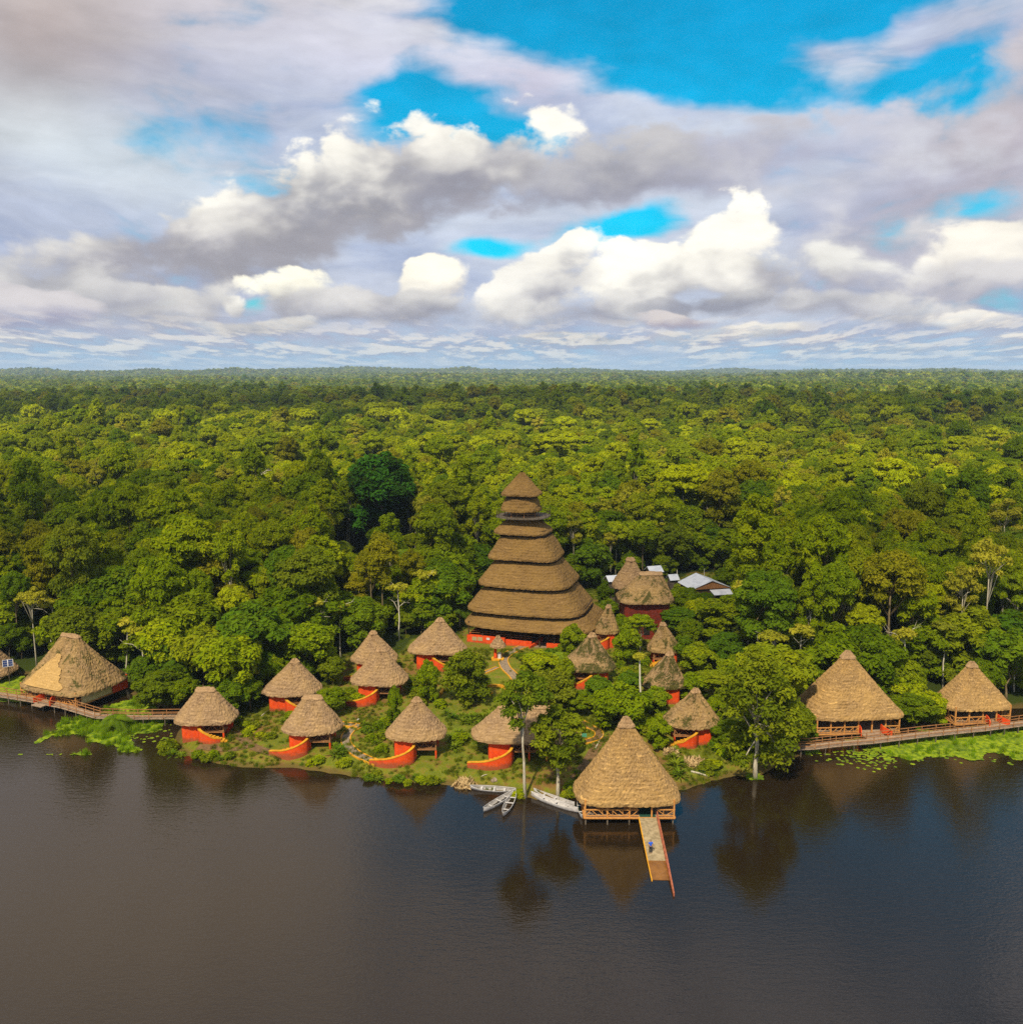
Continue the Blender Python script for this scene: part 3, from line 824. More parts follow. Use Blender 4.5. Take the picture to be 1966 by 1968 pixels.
T_half = thatch_mat('partly_mossy_thatch', (0.155, 0.105, 0.048), (0.40, 0.30, 0.17), (0.40, 0.29, 0.11), moss=0.38, lines=0.4)
T_cap = thatch_mat('pale_ridge_thatch', (0.27, 0.19, 0.11), (0.50, 0.37, 0.23), (0.46, 0.34, 0.19), lines=0.2)
T_new = thatch_mat('fresh_straw_thatch', (0.34, 0.235, 0.09), (0.54, 0.40, 0.18), (0.52, 0.36, 0.14), lines=0.5)
def plain(name, a, b_, sc=2.0, rough=0.8, bstr=0.2, spec=0.2, grime=None):
    m, nt, out = new_mat(name)
    oc = TC('Object'); n = NOISE(oc, sc, 5, 0.6)
    col = MIX(SS(n, 0.3, 0.7), a, b_)
    if grime: col = MIX(SS(XYZ(oc)[2] + (NOISE(oc, 1.7, 4, .7) - 0.5) * 1.6, 0.75, -0.1) * 0.7, col, (0.15, 0.07, 0.03))
    if grime: col = MIX(SS(NOISE(oc, 0.8, 5, 0.7), 0.52, 0.75) * 0.6, col, grime)
    principled(nt, out, col, rough, n, bstr, 0.02, spec=spec)
    return m
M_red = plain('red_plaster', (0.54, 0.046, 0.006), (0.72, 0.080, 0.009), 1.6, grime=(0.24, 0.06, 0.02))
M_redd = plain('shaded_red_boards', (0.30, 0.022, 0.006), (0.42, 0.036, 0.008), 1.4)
M_yel = plain('yellow_orange_paint', (0.48, 0.20, 0.010), (0.66, 0.33, 0.018), 1.6)
M_wood = plain('reddish_timber', (0.20, 0.085, 0.030), (0.36, 0.170, 0.060), 4.0)
M_orw = plain('varnished_orange_timber', (0.40, 0.16, 0.035), (0.60, 0.28, 0.070), 4.0)
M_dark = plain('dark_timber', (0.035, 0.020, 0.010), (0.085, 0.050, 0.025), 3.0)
M_deck = plain('weathered_plank_deck', (0.25, 0.165, 0.100), (0.40, 0.285, 0.185), 3.0)
M_deck2 = plain('sandy_landing_stage', (0.22, 0.165, 0.085), (0.38, 0.29, 0.16), 2.0)
M_wet = plain('submerged_planks', (0.16, 0.065, 0.012), (0.26, 0.11, 0.02), 1.0, rough=0.2)
M_post = plain('dark_stilt_wood', (0.06, 0.045, 0.03), (0.16, 0.125, 0.085), 3.0)
M_white = plain('white_paint', (0.46, 0.43, 0.39), (0.62, 0.59, 0.55), 2.0)
M_boat = plain('pale_grey_canoe_wood', (0.36, 0.33, 0.30), (0.54, 0.50, 0.46), 2.5)
M_boati = plain('worn_canoe_floor', (0.30, 0.27, 0.24), (0.46, 0.42, 0.37), 2.5)
M_green = plain('green_canoe_floor', (0.03, 0.085, 0.035), (0.06, 0.14, 0.05), 2.0)
M_teal = plain('dark_green_carpet', (0.012, 0.055, 0.035), (0.02, 0.08, 0.05), 2.0)
M_metal = plain('sheet_metal_roof', (0.42, 0.43, 0.46), (0.62, 0.63, 0.66), 0.8, rough=0.5, grime=(0.34, 0.30, 0.27))
M_stone = plain('path_stone', (0.16, 0.115, 0.070), (0.30, 0.22, 0.140), 3.0)
M_cream = plain('cream_board', (0.55, 0.42, 0.17), (0.68, 0.54, 0.25), 2.0)
M_blue = plain('solar_cells', (0.010, 0.018, 0.060), (0.020, 0.035, 0.110), 2.0, rough=0.25, spec=0.5)
M_glass, nt, out = new_mat('dark_window_glass'); principled(nt, out, (0.02, 0.018, 0.015), 0.1, spec=0.5)
M_pane, nt, out = new_mat('pale_window_panes'); principled(nt, out, (0.36, 0.27, 0.13), 0.3, spec=0.4)
M_cloth, nt, out = new_mat('hammock_cloth'); principled(nt, out, (0.55, 0.10, 0.03), 0.9)

M_hall = plain('dull_red_boards', (0.10, 0.016, 0.008), (0.20, 0.024, 0.010), 1.4)
M_rail = plain('worn_red_rail', (0.26, 0.075, 0.035), (0.42, 0.13, 0.06), 2.0)

# ------------------------------------------------------------------ thatched roofs
def PX(px, py, Y):
    """x and z of what the photograph shows at (px, py) if it stands at depth Y"""
    d = ray(px, py); t = Y / d[1]
    return d[0] * t, CAM_H + d[2] * t
def sup(t, a, b_, p):
    c, s = math.cos(t), math.sin(t)
    k = (abs(c) ** p + abs(s) ** p) ** (-1.0 / p)
    return a * c * k, b_ * s * k
def thatch(name, mat, parent, eave, z0, top, z1, p0=4.0, p1=2.6, N=112, rows=None, pw=1.0, seed=0, thick=0.35, shag=0.16,
           f0=0.0, f1=1.0, puff=0.0, off=(0, 0), cen=(0, 0), close=True, rz=0.0):
    """loft from the eaves (half sizes) up to the top ring, in shaggy courses, with thickness"""
    rg = np.random.default_rng(seed)
    slope = math.hypot(eave[0] - top[0], z1 - z0)
    rows = rows or max(8, int(slope * (f1 - f0) / 0.30))
    V, UV = [], []
    ph = rg.uniform(0, 6.28, 8)
    def ring(f, out_, zz, v):
        r = []
        for k in range(N + 1):
            t = 2 * math.pi * k / N
            g = f ** pw
            a = eave[0] * (1 - g) + top[0] * g; b_ = eave[1] * (1 - g) + top[1] * g; p = p0 * (1 - f) + p1 * f
            x, y = sup(t + rz, a + out_, b_ + out_, p)
            wob = 0.05 * math.sin(3 * t + ph[0] + f * 5) + 0.04 * math.sin(7 * t + ph[1] - f * 9) + (rg.uniform(-shag, shag) * 0.45)
            L = math.hypot(x, y) + 1e-6
            x += x / L * wob; y += y / L * wob
            V.append((x + cen[0] + off[0] * f, y + cen[1] + off[1] * f, zz + 0.05 * math.sin(4 * t + ph[2]) + rg.uniform(-shag, shag) * 0.5))
            UV.append((t * max(eave) * 0.93, v))
        return
    nr = 0
    # underside, skirt, then the courses
    ring(f0 + 0.10, -0.30, z0 + (z1 - z0) * (f0 + 0.06) - 0.30, -0.6); ring(f0, -0.28, z0 + (z1 - z0) * f0 - 0.12 - thick * .3, -0.3)
    ring(f0, 0.0, z0 + (z1 - z0) * f0 - thick * 0.75, -0.1); nr = 3
    for i in range(rows + 1):
        f = f0 + (f1 - f0) * i / rows
        o = puff + (0.05 if i % 2 else 0.0)
        ring(f, o, z0 + (z1 - z0) * f + puff * 0.6, slope * (f - f0)); nr += 1
    n1 = N + 1
    Q = [(r * n1 + k, r * n1 + k + 1, (r + 1) * n1 + k + 1, (r + 1) * n1 + k) for r in range(nr - 1) for k in range(N)]
    if close:
        c = len(V); V.append((cen[0] + off[0] * f1, cen[1] + off[1] * f1, z0 + (z1 - z0) * f1 + puff)); UV.append((0, slope * (f1 - f0)))
        Q += [((nr - 1) * n1 + k, (nr - 1) * n1 + k + 1, c, c) for k in range(N)]
    me = bpy.data.meshes.new(name)
    me.from_pydata(V, [], [q if q[2] != q[3] else q[:3] for q in Q])
    uvl = me.uv_layers.new(name='UVMap')
    uva = np.array(UV, dtype=np.float32)
    li = np.zeros(len(me.loops), dtype=np.int32); me.loops.foreach_get('vertex_index', li)
    uvl.data.foreach_set('uv', uva[li].ravel())
    me.materials.append(mat)
    return link_mesh(name, me, parent)

def rrect(x0, x1, y0, y1, r, n=5):
    o = []
    for cx, cy, a0 in ((x1 - r, y0 + r, -90), (x1 - r, y1 - r, 0), (x0 + r, y1 - r, 90), (x0 + r, y0 + r, 180)):
        for k in range(n + 1):
            a = math.radians(a0 + 90 * k / n); o.append((cx + r * math.cos(a), cy + r * math.sin(a)))
    return o
class FB(MB):
    """shapes of a hut, mirrored on demand"""
    def __init__(s, sx=1.0): super().__init__(); s.sx = sx
    def build(s, name, mat, parent=None, smooth=False, bevel=0):
        s.v = [(x * s.sx, y, z) for x, y, z in s.v]
        return super().build(name, mat, parent, smooth, bevel)
def spline(pts, n=6):
    """smooth line through points of any dimension"""
    P = [np.array(p, float) for p in pts]; P = [2 * P[0] - P[1]] + P + [2 * P[-1] - P[-2]]
    r = []
    for i in range(1, len(P) - 2):
        for k in range(n):
            t = k / n; a, b_, c, d = P[i - 1:i + 3]
            r.append(0.5 * ((2 * b_) + (-a + c) * t + (2 * a - 5 * b_ + 4 * c - d) * t * t + (-a + 3 * b_ - 3 * c + d) * t ** 3))
    r.append(P[-2]); return r
def swept_wall(mb, path, th, zb=-1.2, cap=None):
    """wall along path of (x, y, top)"""
    P = spline(path, 7)
    for q in range(2):
        m = mb if q == 0 else cap
        if m is None: continue
        vs = []
        for i, p in enumerate(P):
            d = P[min(i + 1, len(P) - 1)] - P[max(i - 1, 0)]; d = d[:2] / np.linalg.norm(d[:2]); n_ = np.array((-d[1], d[0])) * (th / 2 + (0.05 if q else 0))
            lo, hi = (zb, p[2]) if q == 0 else (p[2] + 0.003, p[2] + 0.13)
            for s in (-1, 1):
                for z in (lo, hi): vs.append((p[0] + n_[0] * s, p[1] + n_[1] * s, z))
        fs = []
        for i in range(len(P) - 1):
            a, b_ = 4 * i, 4 * i + 4
            fs += [(a, b_, b_ + 1, a + 1), (a + 2, a + 3, b_ + 3, b_ + 2), (a + 1, b_ + 1, b_ + 3, a + 3), (a, a + 2, b_ + 2, b_)]
        fs += [(0, 1, 3, 2), (len(vs) - 4, len(vs) - 2, len(vs) - 1, len(vs) - 3)]
        m.add(vs, fs)

def cabin(L, R, eave, apex, base, label, variant='a', mirror=False, mat=None, seed=0, ridge=0.18, gz=None, wide=0, yaw=0.0, capf=0.88, group='thatched cabins with red walls in the clearing', left_end=None):
    """one red walled cabin: the silhouette of its roof and its foot are taken from the photograph"""
    g = on_ground(0.5 * (L + R), base)
    Yf = g.y
    a = (R - L) * 0.5 * (Yf + 4.0) / 0.965 / FPX * 1.02
    b_ = min(a * 0.74, 3.7) if not wide else 4.1
    Yc = Yf + b_ * 0.78 + (1.7 if variant == 'a' else 1.1)
    cx, _ = PX(0.5 * (L + R), apex[1], Yc)
    ax, za = PX(apex[0], apex[1], Yc)
    _, ze = PX(0.5 * (L + R), eave, Yc - b_)
    z0 = gh(cx, Yc - b_ * 0.6)
    ze -= z0; za -= z0
    ze = max(2.9, ze + 0.20); print('HUT', round(cx, 1), round(Yc, 1), 'a', round(a, 1), 'b', round(b_, 1), 'eave', round(ze, 1), 'apex', round(za, 1))
    sx = -1.0 if mirror else 1.0
    t = empty('thatched_cabin', (cx, Yc, z0), yaw, label, 'hut', group)
    ev = (a, b_); tp = (ridge + wide, 0.16)
    rf = thatch('roof', mat or T_grey, t, ev, ze, tp, za, 2.7, 2.2, seed=seed, pw=0.98, off=((ax - cx), 0))
    thatch('ridge_cap', T_cap, rf, ev, ze, (ridge + wide + .05, 0.2), za + 0.04, 2.7, 2.2, seed=seed + 50, pw=0.98, f0=capf, f1=1.0, puff=0.07, rows=4, thick=0.10, off=((ax - cx), 0), shag=0.08)
    s = a / 4.4
    W = a * 0.68; F = -b_ * 0.73; zf = ze * 0.46; zt = ze + 0.30
    bx0, bx1 = -W, -W + 2.9 * min(1.15, s)
    m = FB(sx); m.prism(rrect(bx0, bx1, F, -0.3, 0.5), -1.2, ze + 0.10); m.build('bathroom_wall', M_red, t)
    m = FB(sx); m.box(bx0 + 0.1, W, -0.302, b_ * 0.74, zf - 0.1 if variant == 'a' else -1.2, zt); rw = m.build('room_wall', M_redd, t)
    # openings of the room towards the balcony
    x = bx1 + 0.35
    n = 0
    while x < W - 0.9:
        dr = (n == 0)
        m = FB(sx); m.box(x, x + (0.9 if dr else 1.1), -0.36, -0.305, zf + (0.02 if dr else 0.9), min(zf + 2.0, zt))
        m.build('door' if dr else 'window', M_wood if dr else M_glass, t)
        x += 1.35 if dr else 1.5; n += 1
    m = FB(sx); m.box(bx1 + 0.003, W + 0.1, F + 0.1, -0.305, zf - 0.16, zf); m.build('balcony_floor', M_wood, t)
    # posts
    pxs = [bx1 + 0.2, W] if wide == 0 else [bx1 + 0.2, bx1 + (W - bx1) * 0.33, bx1 + (W - bx1) * 0.66, W]
    for px_ in pxs:
        m = FB(sx); m.box(px_ - 0.12, px_ + 0.12, F + 0.15, F + 0.39, -1.2, zf - 0.163); m.build('foundation_post', M_red, t)
        m = FB(sx); m.bar((px_, F + 0.27, zf + 0.003), (px_, F + 0.27, zt + 0.2), 0.15); m.build('post', M_wood, t)
    m = FB(sx); m.bar((W, b_ * 0.5, -1.2), (W, b_ * 0.5, zf - 0.163), 0.22); m.build('foundation_post', M_red, t)
    # railing with crooked bracing
    rl = FB(sx); xa, xb = bx1 + 0.1, W
    rl.bar((xa, F + 0.22, zf + 0.95), (xb, F + 0.22, zf + 0.95), 0.11); rl.bar((xa, F + 0.22, zf + 0.12), (xb, F + 0.22, zf + 0.12), 0.09)
    rg = random.Random(seed); k = 0; x = xa
    while x < xb - 0.5:
        w = rg.uniform(0.6, 0.95); x2 = min(x + w, xb)
        z_a, z_b = (zf + 0.12, zf + 0.95) if k % 2 else (zf + 0.95, zf + 0.12)
        rl.bar((x, F + 0.22, z_a), (x2, F + 0.22, z_b), 0.07); x = x2; k += 1
    rl.bar((W, F + 0.2, zf + 0.95), (W, -0.4, zf + 0.95), 0.11); rl.bar((W, F + 0.2, zf + 0.3), (W, -0.4, zf + 0.3), 0.08)
    rl.build('railing', M_wood, t)
    # curved stair wall with yellow coping
    m = FB(sx); c = FB(sx)
    if variant == 'a':
        le = left_end if left_end is not None else -a * 1.32
        path = [(bx1 + 0.05, F - 0.12, zf + 0.75), (bx1 - 0.15, F - 1.05, zf + 0.62), (bx1 - 1.3, F - 1.75, zf + 0.05), (0.5 * (bx1 + le) - 0.4, F - 1.95, zf * 0.5 + 0.15), (le, F - 1.0, 0.35)]
        steps = [(bx1 - 1.0 - 0.62 * k, F - 0.75 + 0.03 * k, zf - (k + 1) * zf / 7.5 - .1) for k in range(7)]
    else:
        path = [(bx1 - 0.35, F - 0.14, zf + 0.7), (bx1 + 0.2, F - 0.9, zf + 0.55), (bx1 + 1.6, F - 1.25, zf * 0.75 + 0.2), (W * 0.62, F - 1.2, zf * 0.5 + 0.2), (W * 0.98, F - 0.75, 0.55)]
        steps = [(bx1 + 0.9 + 0.5 * k, F - 0.5, zf - (k + 1) * zf / 8.5) for k in range(8)]
    swept_wall(m, path, 0.30, -1.2, c)
    sw = m.build('stair_wall', M_red, t); c.build('coping', M_yel, sw)
    m = FB(sx)
    for (x, y, z) in steps: m.box(x - 0.32, x + 0.315, y - 0.45, y + 0.42, -0.6, z)
    m.build('stairs', M_yel, t)
    return t, (cx, Yc, a, b_)
HUTS = []
def hut(*a_, **k_):
    t, f = cabin(*a_, **k_); HUTS.append(f); FREE.append((f[0], f[1], max(f[2], f[3]) + 2.5)); return t

hut(337, 453, 1396, (395, 1322), 1430, 'leftmost cabin of the clearing, beside the end of the left boardwalk, with a flat ridge', 'b', ridge=1.1, seed=1)
hut(504, 615, 1342, (567, 1267), 1372, 'second row cabin behind the left lawn, with a plain pointed weathered roof', 'b', seed=2)
hut(541, 655, 1418, (601, 1337), 1456, 'cabin near the shore at the start of the yellow edged path, with a flat ridge', 'a', ridge=1.1, seed=3, left_end=-5.6)
hut(674, 762, 1282, (717, 1213), 1309, 'cabin at the forest edge mostly hidden behind the roof of another cabin', 'a', seed=4, left_end=-4.9)
hut(674, 783, 1320, (733, 1245), 1358, 'cabin halfway up the slope in front of a half hidden cabin', 'a', seed=5, left_end=-5.7)
hut(785, 895, 1259, (846, 1188), 1291, 'cabin just left of the tiered tower with its stair at the right', 'b', seed=6)
hut(741, 857, 1426, (801, 1341), 1474, 'cabin where the yellow edged path ends at a long curved red stair', 'a', seed=7, left_end=-6.4)
hut(905, 1118, 1431, (1012, 1358), 1478, 'long double cabin with a wide ridge behind the shore trees and canoes', 'a', ridge=0.8, seed=8, wide=3.1, left_end=-8.4, capf=0.93)
hut(1081, 1183, 1294, (1138, 1217), 1325, 'mossy roofed cabin in front of the right foot of the tiered tower', 'b', True, T_mossy, seed=9)
hut(1141, 1190, 1219, (1170, 1163), 1250, 'narrow mossy cabin touching the right corner of the tiered tower', 'b', True, T_half, seed=10)
hut(1246, 1310, 1262, (1274, 1197), 1285, 'mossy cabin farthest up the slope right of the tower, half hidden by leaves', 'b', True, T_half, seed=11)
hut(1233, 1318, 1330, (1288, 1253), 1360, 'darkest mossy roofed cabin behind the pale slender trunk', 'b', True, T_mossy, seed=12)
hut(1277, 1385, 1402, (1337, 1324), 1440, 'rightmost cabin of the clearing, beside the big tree at the shore', 'b', True, T_half, seed=13)

# ------------------------------------------------------------------ the tiered tower
def tower():
    TH = math.radians(-15.5)
    g = on_ground(1000, 1250); Yc = g.y + 11.0
    z0 = gh(0, Yc - 5)
    tiers = [  # left, right px; y of the side eaves; a, b; y of the upper rim; top half sizes
        (960, 1046, 947, 3.9, 3.7, 908, (0.35, 0.15)), (960, 1044, 977, 3.9, 3.6, 958, (2.7, 2.4)),
        (948, 1064, 1018, 5.6, 5.2, 993, (2.7, 2.4)), (935, 1090, 1064, 7.1, 6.3, 1030, (4.3, 3.9)),
        (912, 1122, 1112, 9.5, 8.0, 1076, (6.5, 5.6)), (891, 1151, 1158, 11.9, 9.5, 1126, (9.0, 7.4)),
        (885, 1176, 1196, 13.4, 10.6, 1175, (11.2, 8.8))]
    cx0, _ = PX(1008, 1100, Yc)
    t = empty('tiered_thatch_tower', (cx0, Yc, z0), 0, 'tall observation tower with seven stacked brown thatched roofs over a red base', 'tower')
    body = MB()
    zs = []
    for i, (l, r, ys, a, b_, yt, tp) in enumerate(tiers):
        x, ze = PX(0.5 * (l + r), ys, Yc); _, zt = PX(0.5 * (l + r), yt, Yc)
        if i == 6: _, ze = PX(1000, 1213, Yc - b_)
        zs.append([x - cx0, ze - z0, zt - z0, a, b_, tp])
    for i in range(1, 7):
        up = zs[i - 1]
        if i != 2: zs[i][2] = up[1] - 0.88; zs[i][5] = (up[3] - 0.85, up[4] - 0.80)
    print('TOWER', round(cx0, 1), round(Yc, 1), [[round(float(q), 1) for q in z[:5]] for z in zs])
    for i, (ox, ze, zt, a, b_, tp) in enumerate(zs):
        e_ = thatch('roof', T_brown, t, (a, b_), ze, tp, zt, 4.6 if i > 2 else 3.0, 4.4 if i > 2 else 2.4, N=150, seed=70 + i, pw=1.0, thick=0.42, close=(i == 0), shag=0.13)
        e_.location = (ox, 0, 0); e_.rotation_euler = (0, 0, TH)
        if i > 0:       # dark timber frame seen in the slot under the roof above
            up = zs[i - 1]
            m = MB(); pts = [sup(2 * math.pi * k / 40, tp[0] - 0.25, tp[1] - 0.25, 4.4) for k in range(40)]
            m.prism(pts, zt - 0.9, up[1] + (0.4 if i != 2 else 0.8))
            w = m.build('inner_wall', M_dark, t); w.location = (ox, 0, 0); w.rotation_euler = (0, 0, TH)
        if i == 1:
            for k in range(8):
                x, y = sup(2 * math.pi * (k + .5) / 8, 3.2, 2.9, 3)
                m = MB(); m.bar((x, y, zs[2][2] - 0.3), (x, y, ze + 0.3), 0.14)
                w = m.build('post', M_wood, t); w.location = (ox, 0, 0); w.rotation_euler = (0, 0, TH)
    # lookout ring between the second and third roofs
    ox, _, zt = zs[2][:3]; zr = zt + 0.25
    m = MB(); o1 = [sup(2 * math.pi * k / 32, 5.3, 5.0, 2.6) for k in range(32)]
    m.prism(o1, zr - 0.12, zr); w = m.build('lookout_deck', M_post, t); w.location = (ox, 0, 0); w.rotation_euler = (0, 0, TH)
    m = MB()
    for k in range(32):
        a_, b2 = o1[k], o1[(k + 1) % 32]
        for h in (0.55, 1.05): m.bar((a_[0] * .985, a_[1] * .985, zr + h), (b2[0] * .985, b2[1] * .985, zr + h), 0.06)
        if k % 2 == 0: m.bar((a_[0] * .985, a_[1] * .985, zr + 0.003), (a_[0] * .985, a_[1] * .985, zr + 1.05), 0.07)
    w = m.build('railing', M_dark, t); w.location = (ox, 0, 0); w.rotation_euler = (0, 0, TH)
    # ground floor
    ox, ze, zt, a, b_, tp = zs[6]
    def put_(m, name, mat, **k):
        o = m.build(name, mat, t, **k); o.location = (ox, 0, 0); o.rotation_euler = (0, 0, TH); return o
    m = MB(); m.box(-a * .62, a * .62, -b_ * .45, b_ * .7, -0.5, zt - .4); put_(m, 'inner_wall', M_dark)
    m = MB(); m.box(-a * .86, a * .86, -b_ * .84, b_ * .84, -1.5, 0.25); put_(m, 'floor', M_stone)
    zw = ze * 0.42
    m = MB(); m.box(-a * .88, -a * .30, -b_ * .87, -b_ * .80, -1.5, zw); m.box(-a * .88, -a * .85, -b_ * .80, b_ * .8, -1.5, zw)
    wl = put_(m, 'wall', M_red)
    m = MB(); m.box(-a * .29, a * .10, -b_ * .865, -b_ * .805, -1.5, zw * 0.78); put_(m, 'wall', M_red)
    m = MB(); m.box(a * .32, a * .88, -b_ * .865, -b_ * .805, -1.5, zw * 0.72); m.box(a * .85, a * .88, -b_ * .8, b_ * .8, -1.5, zw * .9); put_(m, 'wall', M_red)
    for k in (0, 1):
        m = MB(); x = -a * .80 + k * 1.15; m.box(x, x + 1.0, -b_ * .875, -b_ * .869, zw * 0.40, zw * 0.86); put_(m, 'window', M_pane)
    m = MB(); m.box(-a * .58, -a * .53, -b_ * .875, -b_ * .869, zw * 0.60, zw * 0.86); put_(m, 'sign', M_white)
    for k in range(9):
        x = -a * .86 + k * a * 1.72 / 8
        m = MB(); m.bar((x, -b_ * .835, 0.253), (x, -b_ * .835, ze + 0.5), 0.2); put_(m, 'post', M_dark)
    for k in range(1, 5):
        m = MB(); y = -b_ * .83 + k * b_ * 1.6 / 4; m.bar((a * .84, y, 0.253), (a * .84, y, ze + 0.5), 0.2); put_(m, 'post', M_dark)
    m = MB()
    for h in (0.5, 0.9): m.bar((-a * .86, -b_ * .83, zw + h), (-a * .3, -b_ * .83, zw + h), 0.06); m.bar((-a * .3, -b_ * .83, zw * .8 + h), (a * .1, -b_ * .83, zw * .8 + h), 0.06); m.bar((a * .32, -b_ * .83, zw * .8 + h), (a * .86, -b_ * .83, zw * .8 + h), 0.06)
    put_(m, 'railing', M_wood)
    FREE.append((cx0, Yc, 16.5)); FREE.append((cx0 - 9, Yc - 4, 9)); FREE.append((cx0 + 9, Yc - 5, 9))
    return (cx0, Yc, z0, zs)
TOWER = tower()

# the thatched complex behind the tower and the metal sheds
def big_thatch(name, label, cat, L, R, eave, apex, Y, b_, mat, wide=0.2, wall_l=None, seed=0, cap=True, yaw=0):
    x0, za = PX(apex[0], apex[1], Y); xl, _ = PX(L, eave, Y); xr, _ = PX(R, eave, Y); cx = 0.5 * (xl + xr); a = (xr - xl) / 2
    _, ze = PX(0.5 * (L + R), eave, Y - b_)
    z0 = gh(cx, Y)
    t = empty(name, (cx, Y, z0), yaw, label, cat)
    rf = thatch('roof', mat, t, (a, b_), ze - z0, (wide + .3, .35), za - z0, 3.6, 2.4, seed=seed, off=(x0 - cx, 0))
    if cap: thatch('ridge_cap', T_cap, rf, (a, b_), ze - z0, (wide + .4, .45), za - z0 + .05, 3.6, 2.4, seed=seed + 3, f0=.9, puff=.1, rows=3, thick=.1, off=(x0 - cx, 0), shag=.08)
    m = MB(); m.prism(rrect(-a * .8, a * .8, -b_ * .78, b_ * .78, 0.8), -1.5, ze - z0 + .4); m.build('wall', M_dark if seed == 21 else M_hall, t)
    m = MB()
    for k in range(3): m.box(-a * .5 + k * a * .38, -a * .5 + k * a * .38 + 1.2, -b_ * .80, -b_ * .782, 0.8, 2.3)
    m.build('window_opening', M_glass, t)
    FREE.append((cx, Y, max(a, b_) + 2))
    return t
Yk = TOWER[1] + 2
big_thatch('thatched_hall', 'pointed thatched hall behind the tower, taller of two joined roofs', 'hall', 1177, 1245, 1132, (1212, 1073), Yk + 8, 3.6, T_grey, seed=21)
big_thatch('thatched_hall', 'wide thatched hall with a dark mossy patch, right of the tower', 'hall', 1185, 1292, 1160, (1252, 1100), Yk - 1, 5.4, T_half, wide=1.6, seed=22)
def metal_roof():
    Y = unp(1360, 1150, 6.0)[1] + 6
    global SHED_Y
    SHED_Y = Y
    x0, z = PX(1353, 1109, Y); z0 = gh(x0, Y); print('SHED', x0, Y, z - z0)
    t = empty('metal_roofed_shed', (x0, Y, z0), math.radians(-76), 'open shed with a pale sheet metal gable roof in the trees right of the tower', 'shed')
    zr = z - z0; ze = zr - 1.9
    m = MB(); m.add([(-4.0, -4.9, ze), (4.0, -4.9, ze), (4.3, 0, zr), (-4.3, 0, zr)], [(0, 1, 2, 3)]); m.add([(4.0, 4.9, ze), (-4.0, 4.9, ze), (-4.3, 0.02, zr), (4.3, 0.02, zr)], [(0, 1, 2, 3)])
    o = m.build('roof', M_metal, t); md = o.modifiers.new('th', 'SOLIDIFY'); md.thickness = 0.07
    m = MB(); m.add([(4.2, -.6, ze - .2), (6.6, -.6, ze - .9), (6.6, 4.4, ze - .9), (4.2, 4.4, ze - .2)], [(0, 1, 2, 3)])
    o = m.build('porch_roof', M_metal, t); md = o.modifiers.new('th', 'SOLIDIFY'); md.thickness = 0.06
    m = MB(); m.box(-3.5, 3.6, -4.2, 4.2, -1, ze - .05); m.build('wall', M_dark, t)
    m = MB(); m.add([(3.95, -4.6, ze), (3.95, 4.6, ze), (4.0, 0, zr - .12)], [(0, 1, 2)]); o = m.build('gable', M_wood, t); md = o.modifiers.new('th', 'SOLIDIFY'); md.thickness = 0.05
    for x, y in ((-3.8, -4.6), (3.8, -4.6), (-3.8, 4.6), (3.8, 4.6), (6.4, -.4), (6.4, 4.2)):
        m = MB(); m.bar((x, y, -1), (x, y, ze - .1 if x < 6 else ze - .95), .16); m.build('post', M_post, t)
    m = MB(); m.tube([(0, 0, zr), (0, 0, zr + 2.0)], [.05, .04], 6); m.build('vent_pipe', M_white, t)
    FREE.append((x0, Y, 9)); FREE.append((x0 + 5, Y - 5, 6))
    for (px, py, w, d, lab) in ((1257, 1088, 3.4, 1.6, 'small grey metal roof behind the ridge of the thatched halls'), (1176, 1106, 3.0, 1.6, 'corner of a white metal roof left of the pointed thatched hall'),
                                (1293, 1104, 2.4, 1.2, 'low whitewashed shed half hidden in leaves between the halls and the metal roofed shed')):
        Y2 = Yk + 17; xx, zz = PX(px, py, Y2); g_ = gh(xx, Y2)
        t2 = empty('small_shed', (xx, Y2, g_), 0.3, lab, 'shed')
        m = MB(); h = zz - g_; m.add([(-w / 2, -d, h - 1.1), (w / 2, -d, h - 1.1), (w / 2, 0, h), (-w / 2, 0, h)], [(0, 1, 2, 3)]); m.add([(w / 2, d, h - 1.1), (-w / 2, d, h - 1.1), (-w / 2, .02, h), (w / 2, .02, h)], [(0, 1, 2, 3)])
        o = m.build('roof', M_metal, t2); md = o.modifiers.new('th', 'SOLIDIFY'); md.thickness = 0.07
        m = MB(); m.box(-w / 2 + .3, w / 2 - .3, -d + .4, d - .4, -1, h - 1.25); m.build('wall', M_post, t2)
        FREE.append((xx, Y2, 4.5))
metal_roof()
for _p, _q, _r in ((1360, 1175, 7), (1350, 1205, 7), (1375, 1230, 6), (1330, 1190, 6), (1390, 1195, 5), (1250, 1210, 6), (1275, 1225, 5)):
    FREE.append((*unp(_p, _q, 3.0), _r))

# small thatched kiosk on the path to the tower
def kiosk():
    g = on_ground(957, 1267)
    t = empty('kiosk', tuple(g), 0, 'tiny thatched kiosk with a white cabinet on the path below the tower', 'kiosk')
    _, ze = PX(957, 1241, g.y); _, za = PX(957, 1222, g.y); ze -= g.z; za -= g.z
    thatch('roof', T_grey, t, (1.5, 1.4), ze, (.2, .15), za, 2.4, 2.2, N=40, seed=31, thick=.2)
    m = MB(); m.prism(rrect(-1.2, 1.1, -1.0, .9, .4), -1, .22); m.build('base', M_yel, t)
    m = MB(); m.box(-.75, -.2, -.2, .2, .222, ze + .3); m.build('post', M_red, t)
    m = MB(); m.bar((.7, 0, .222), (.7, 0, ze + .3), .12); m.build('post', M_wood, t)
    m = MB(); m.box(.0, .55, -.3, .2, .222, 1.3); m.build('cabinet', M_white, t)
kiosk()

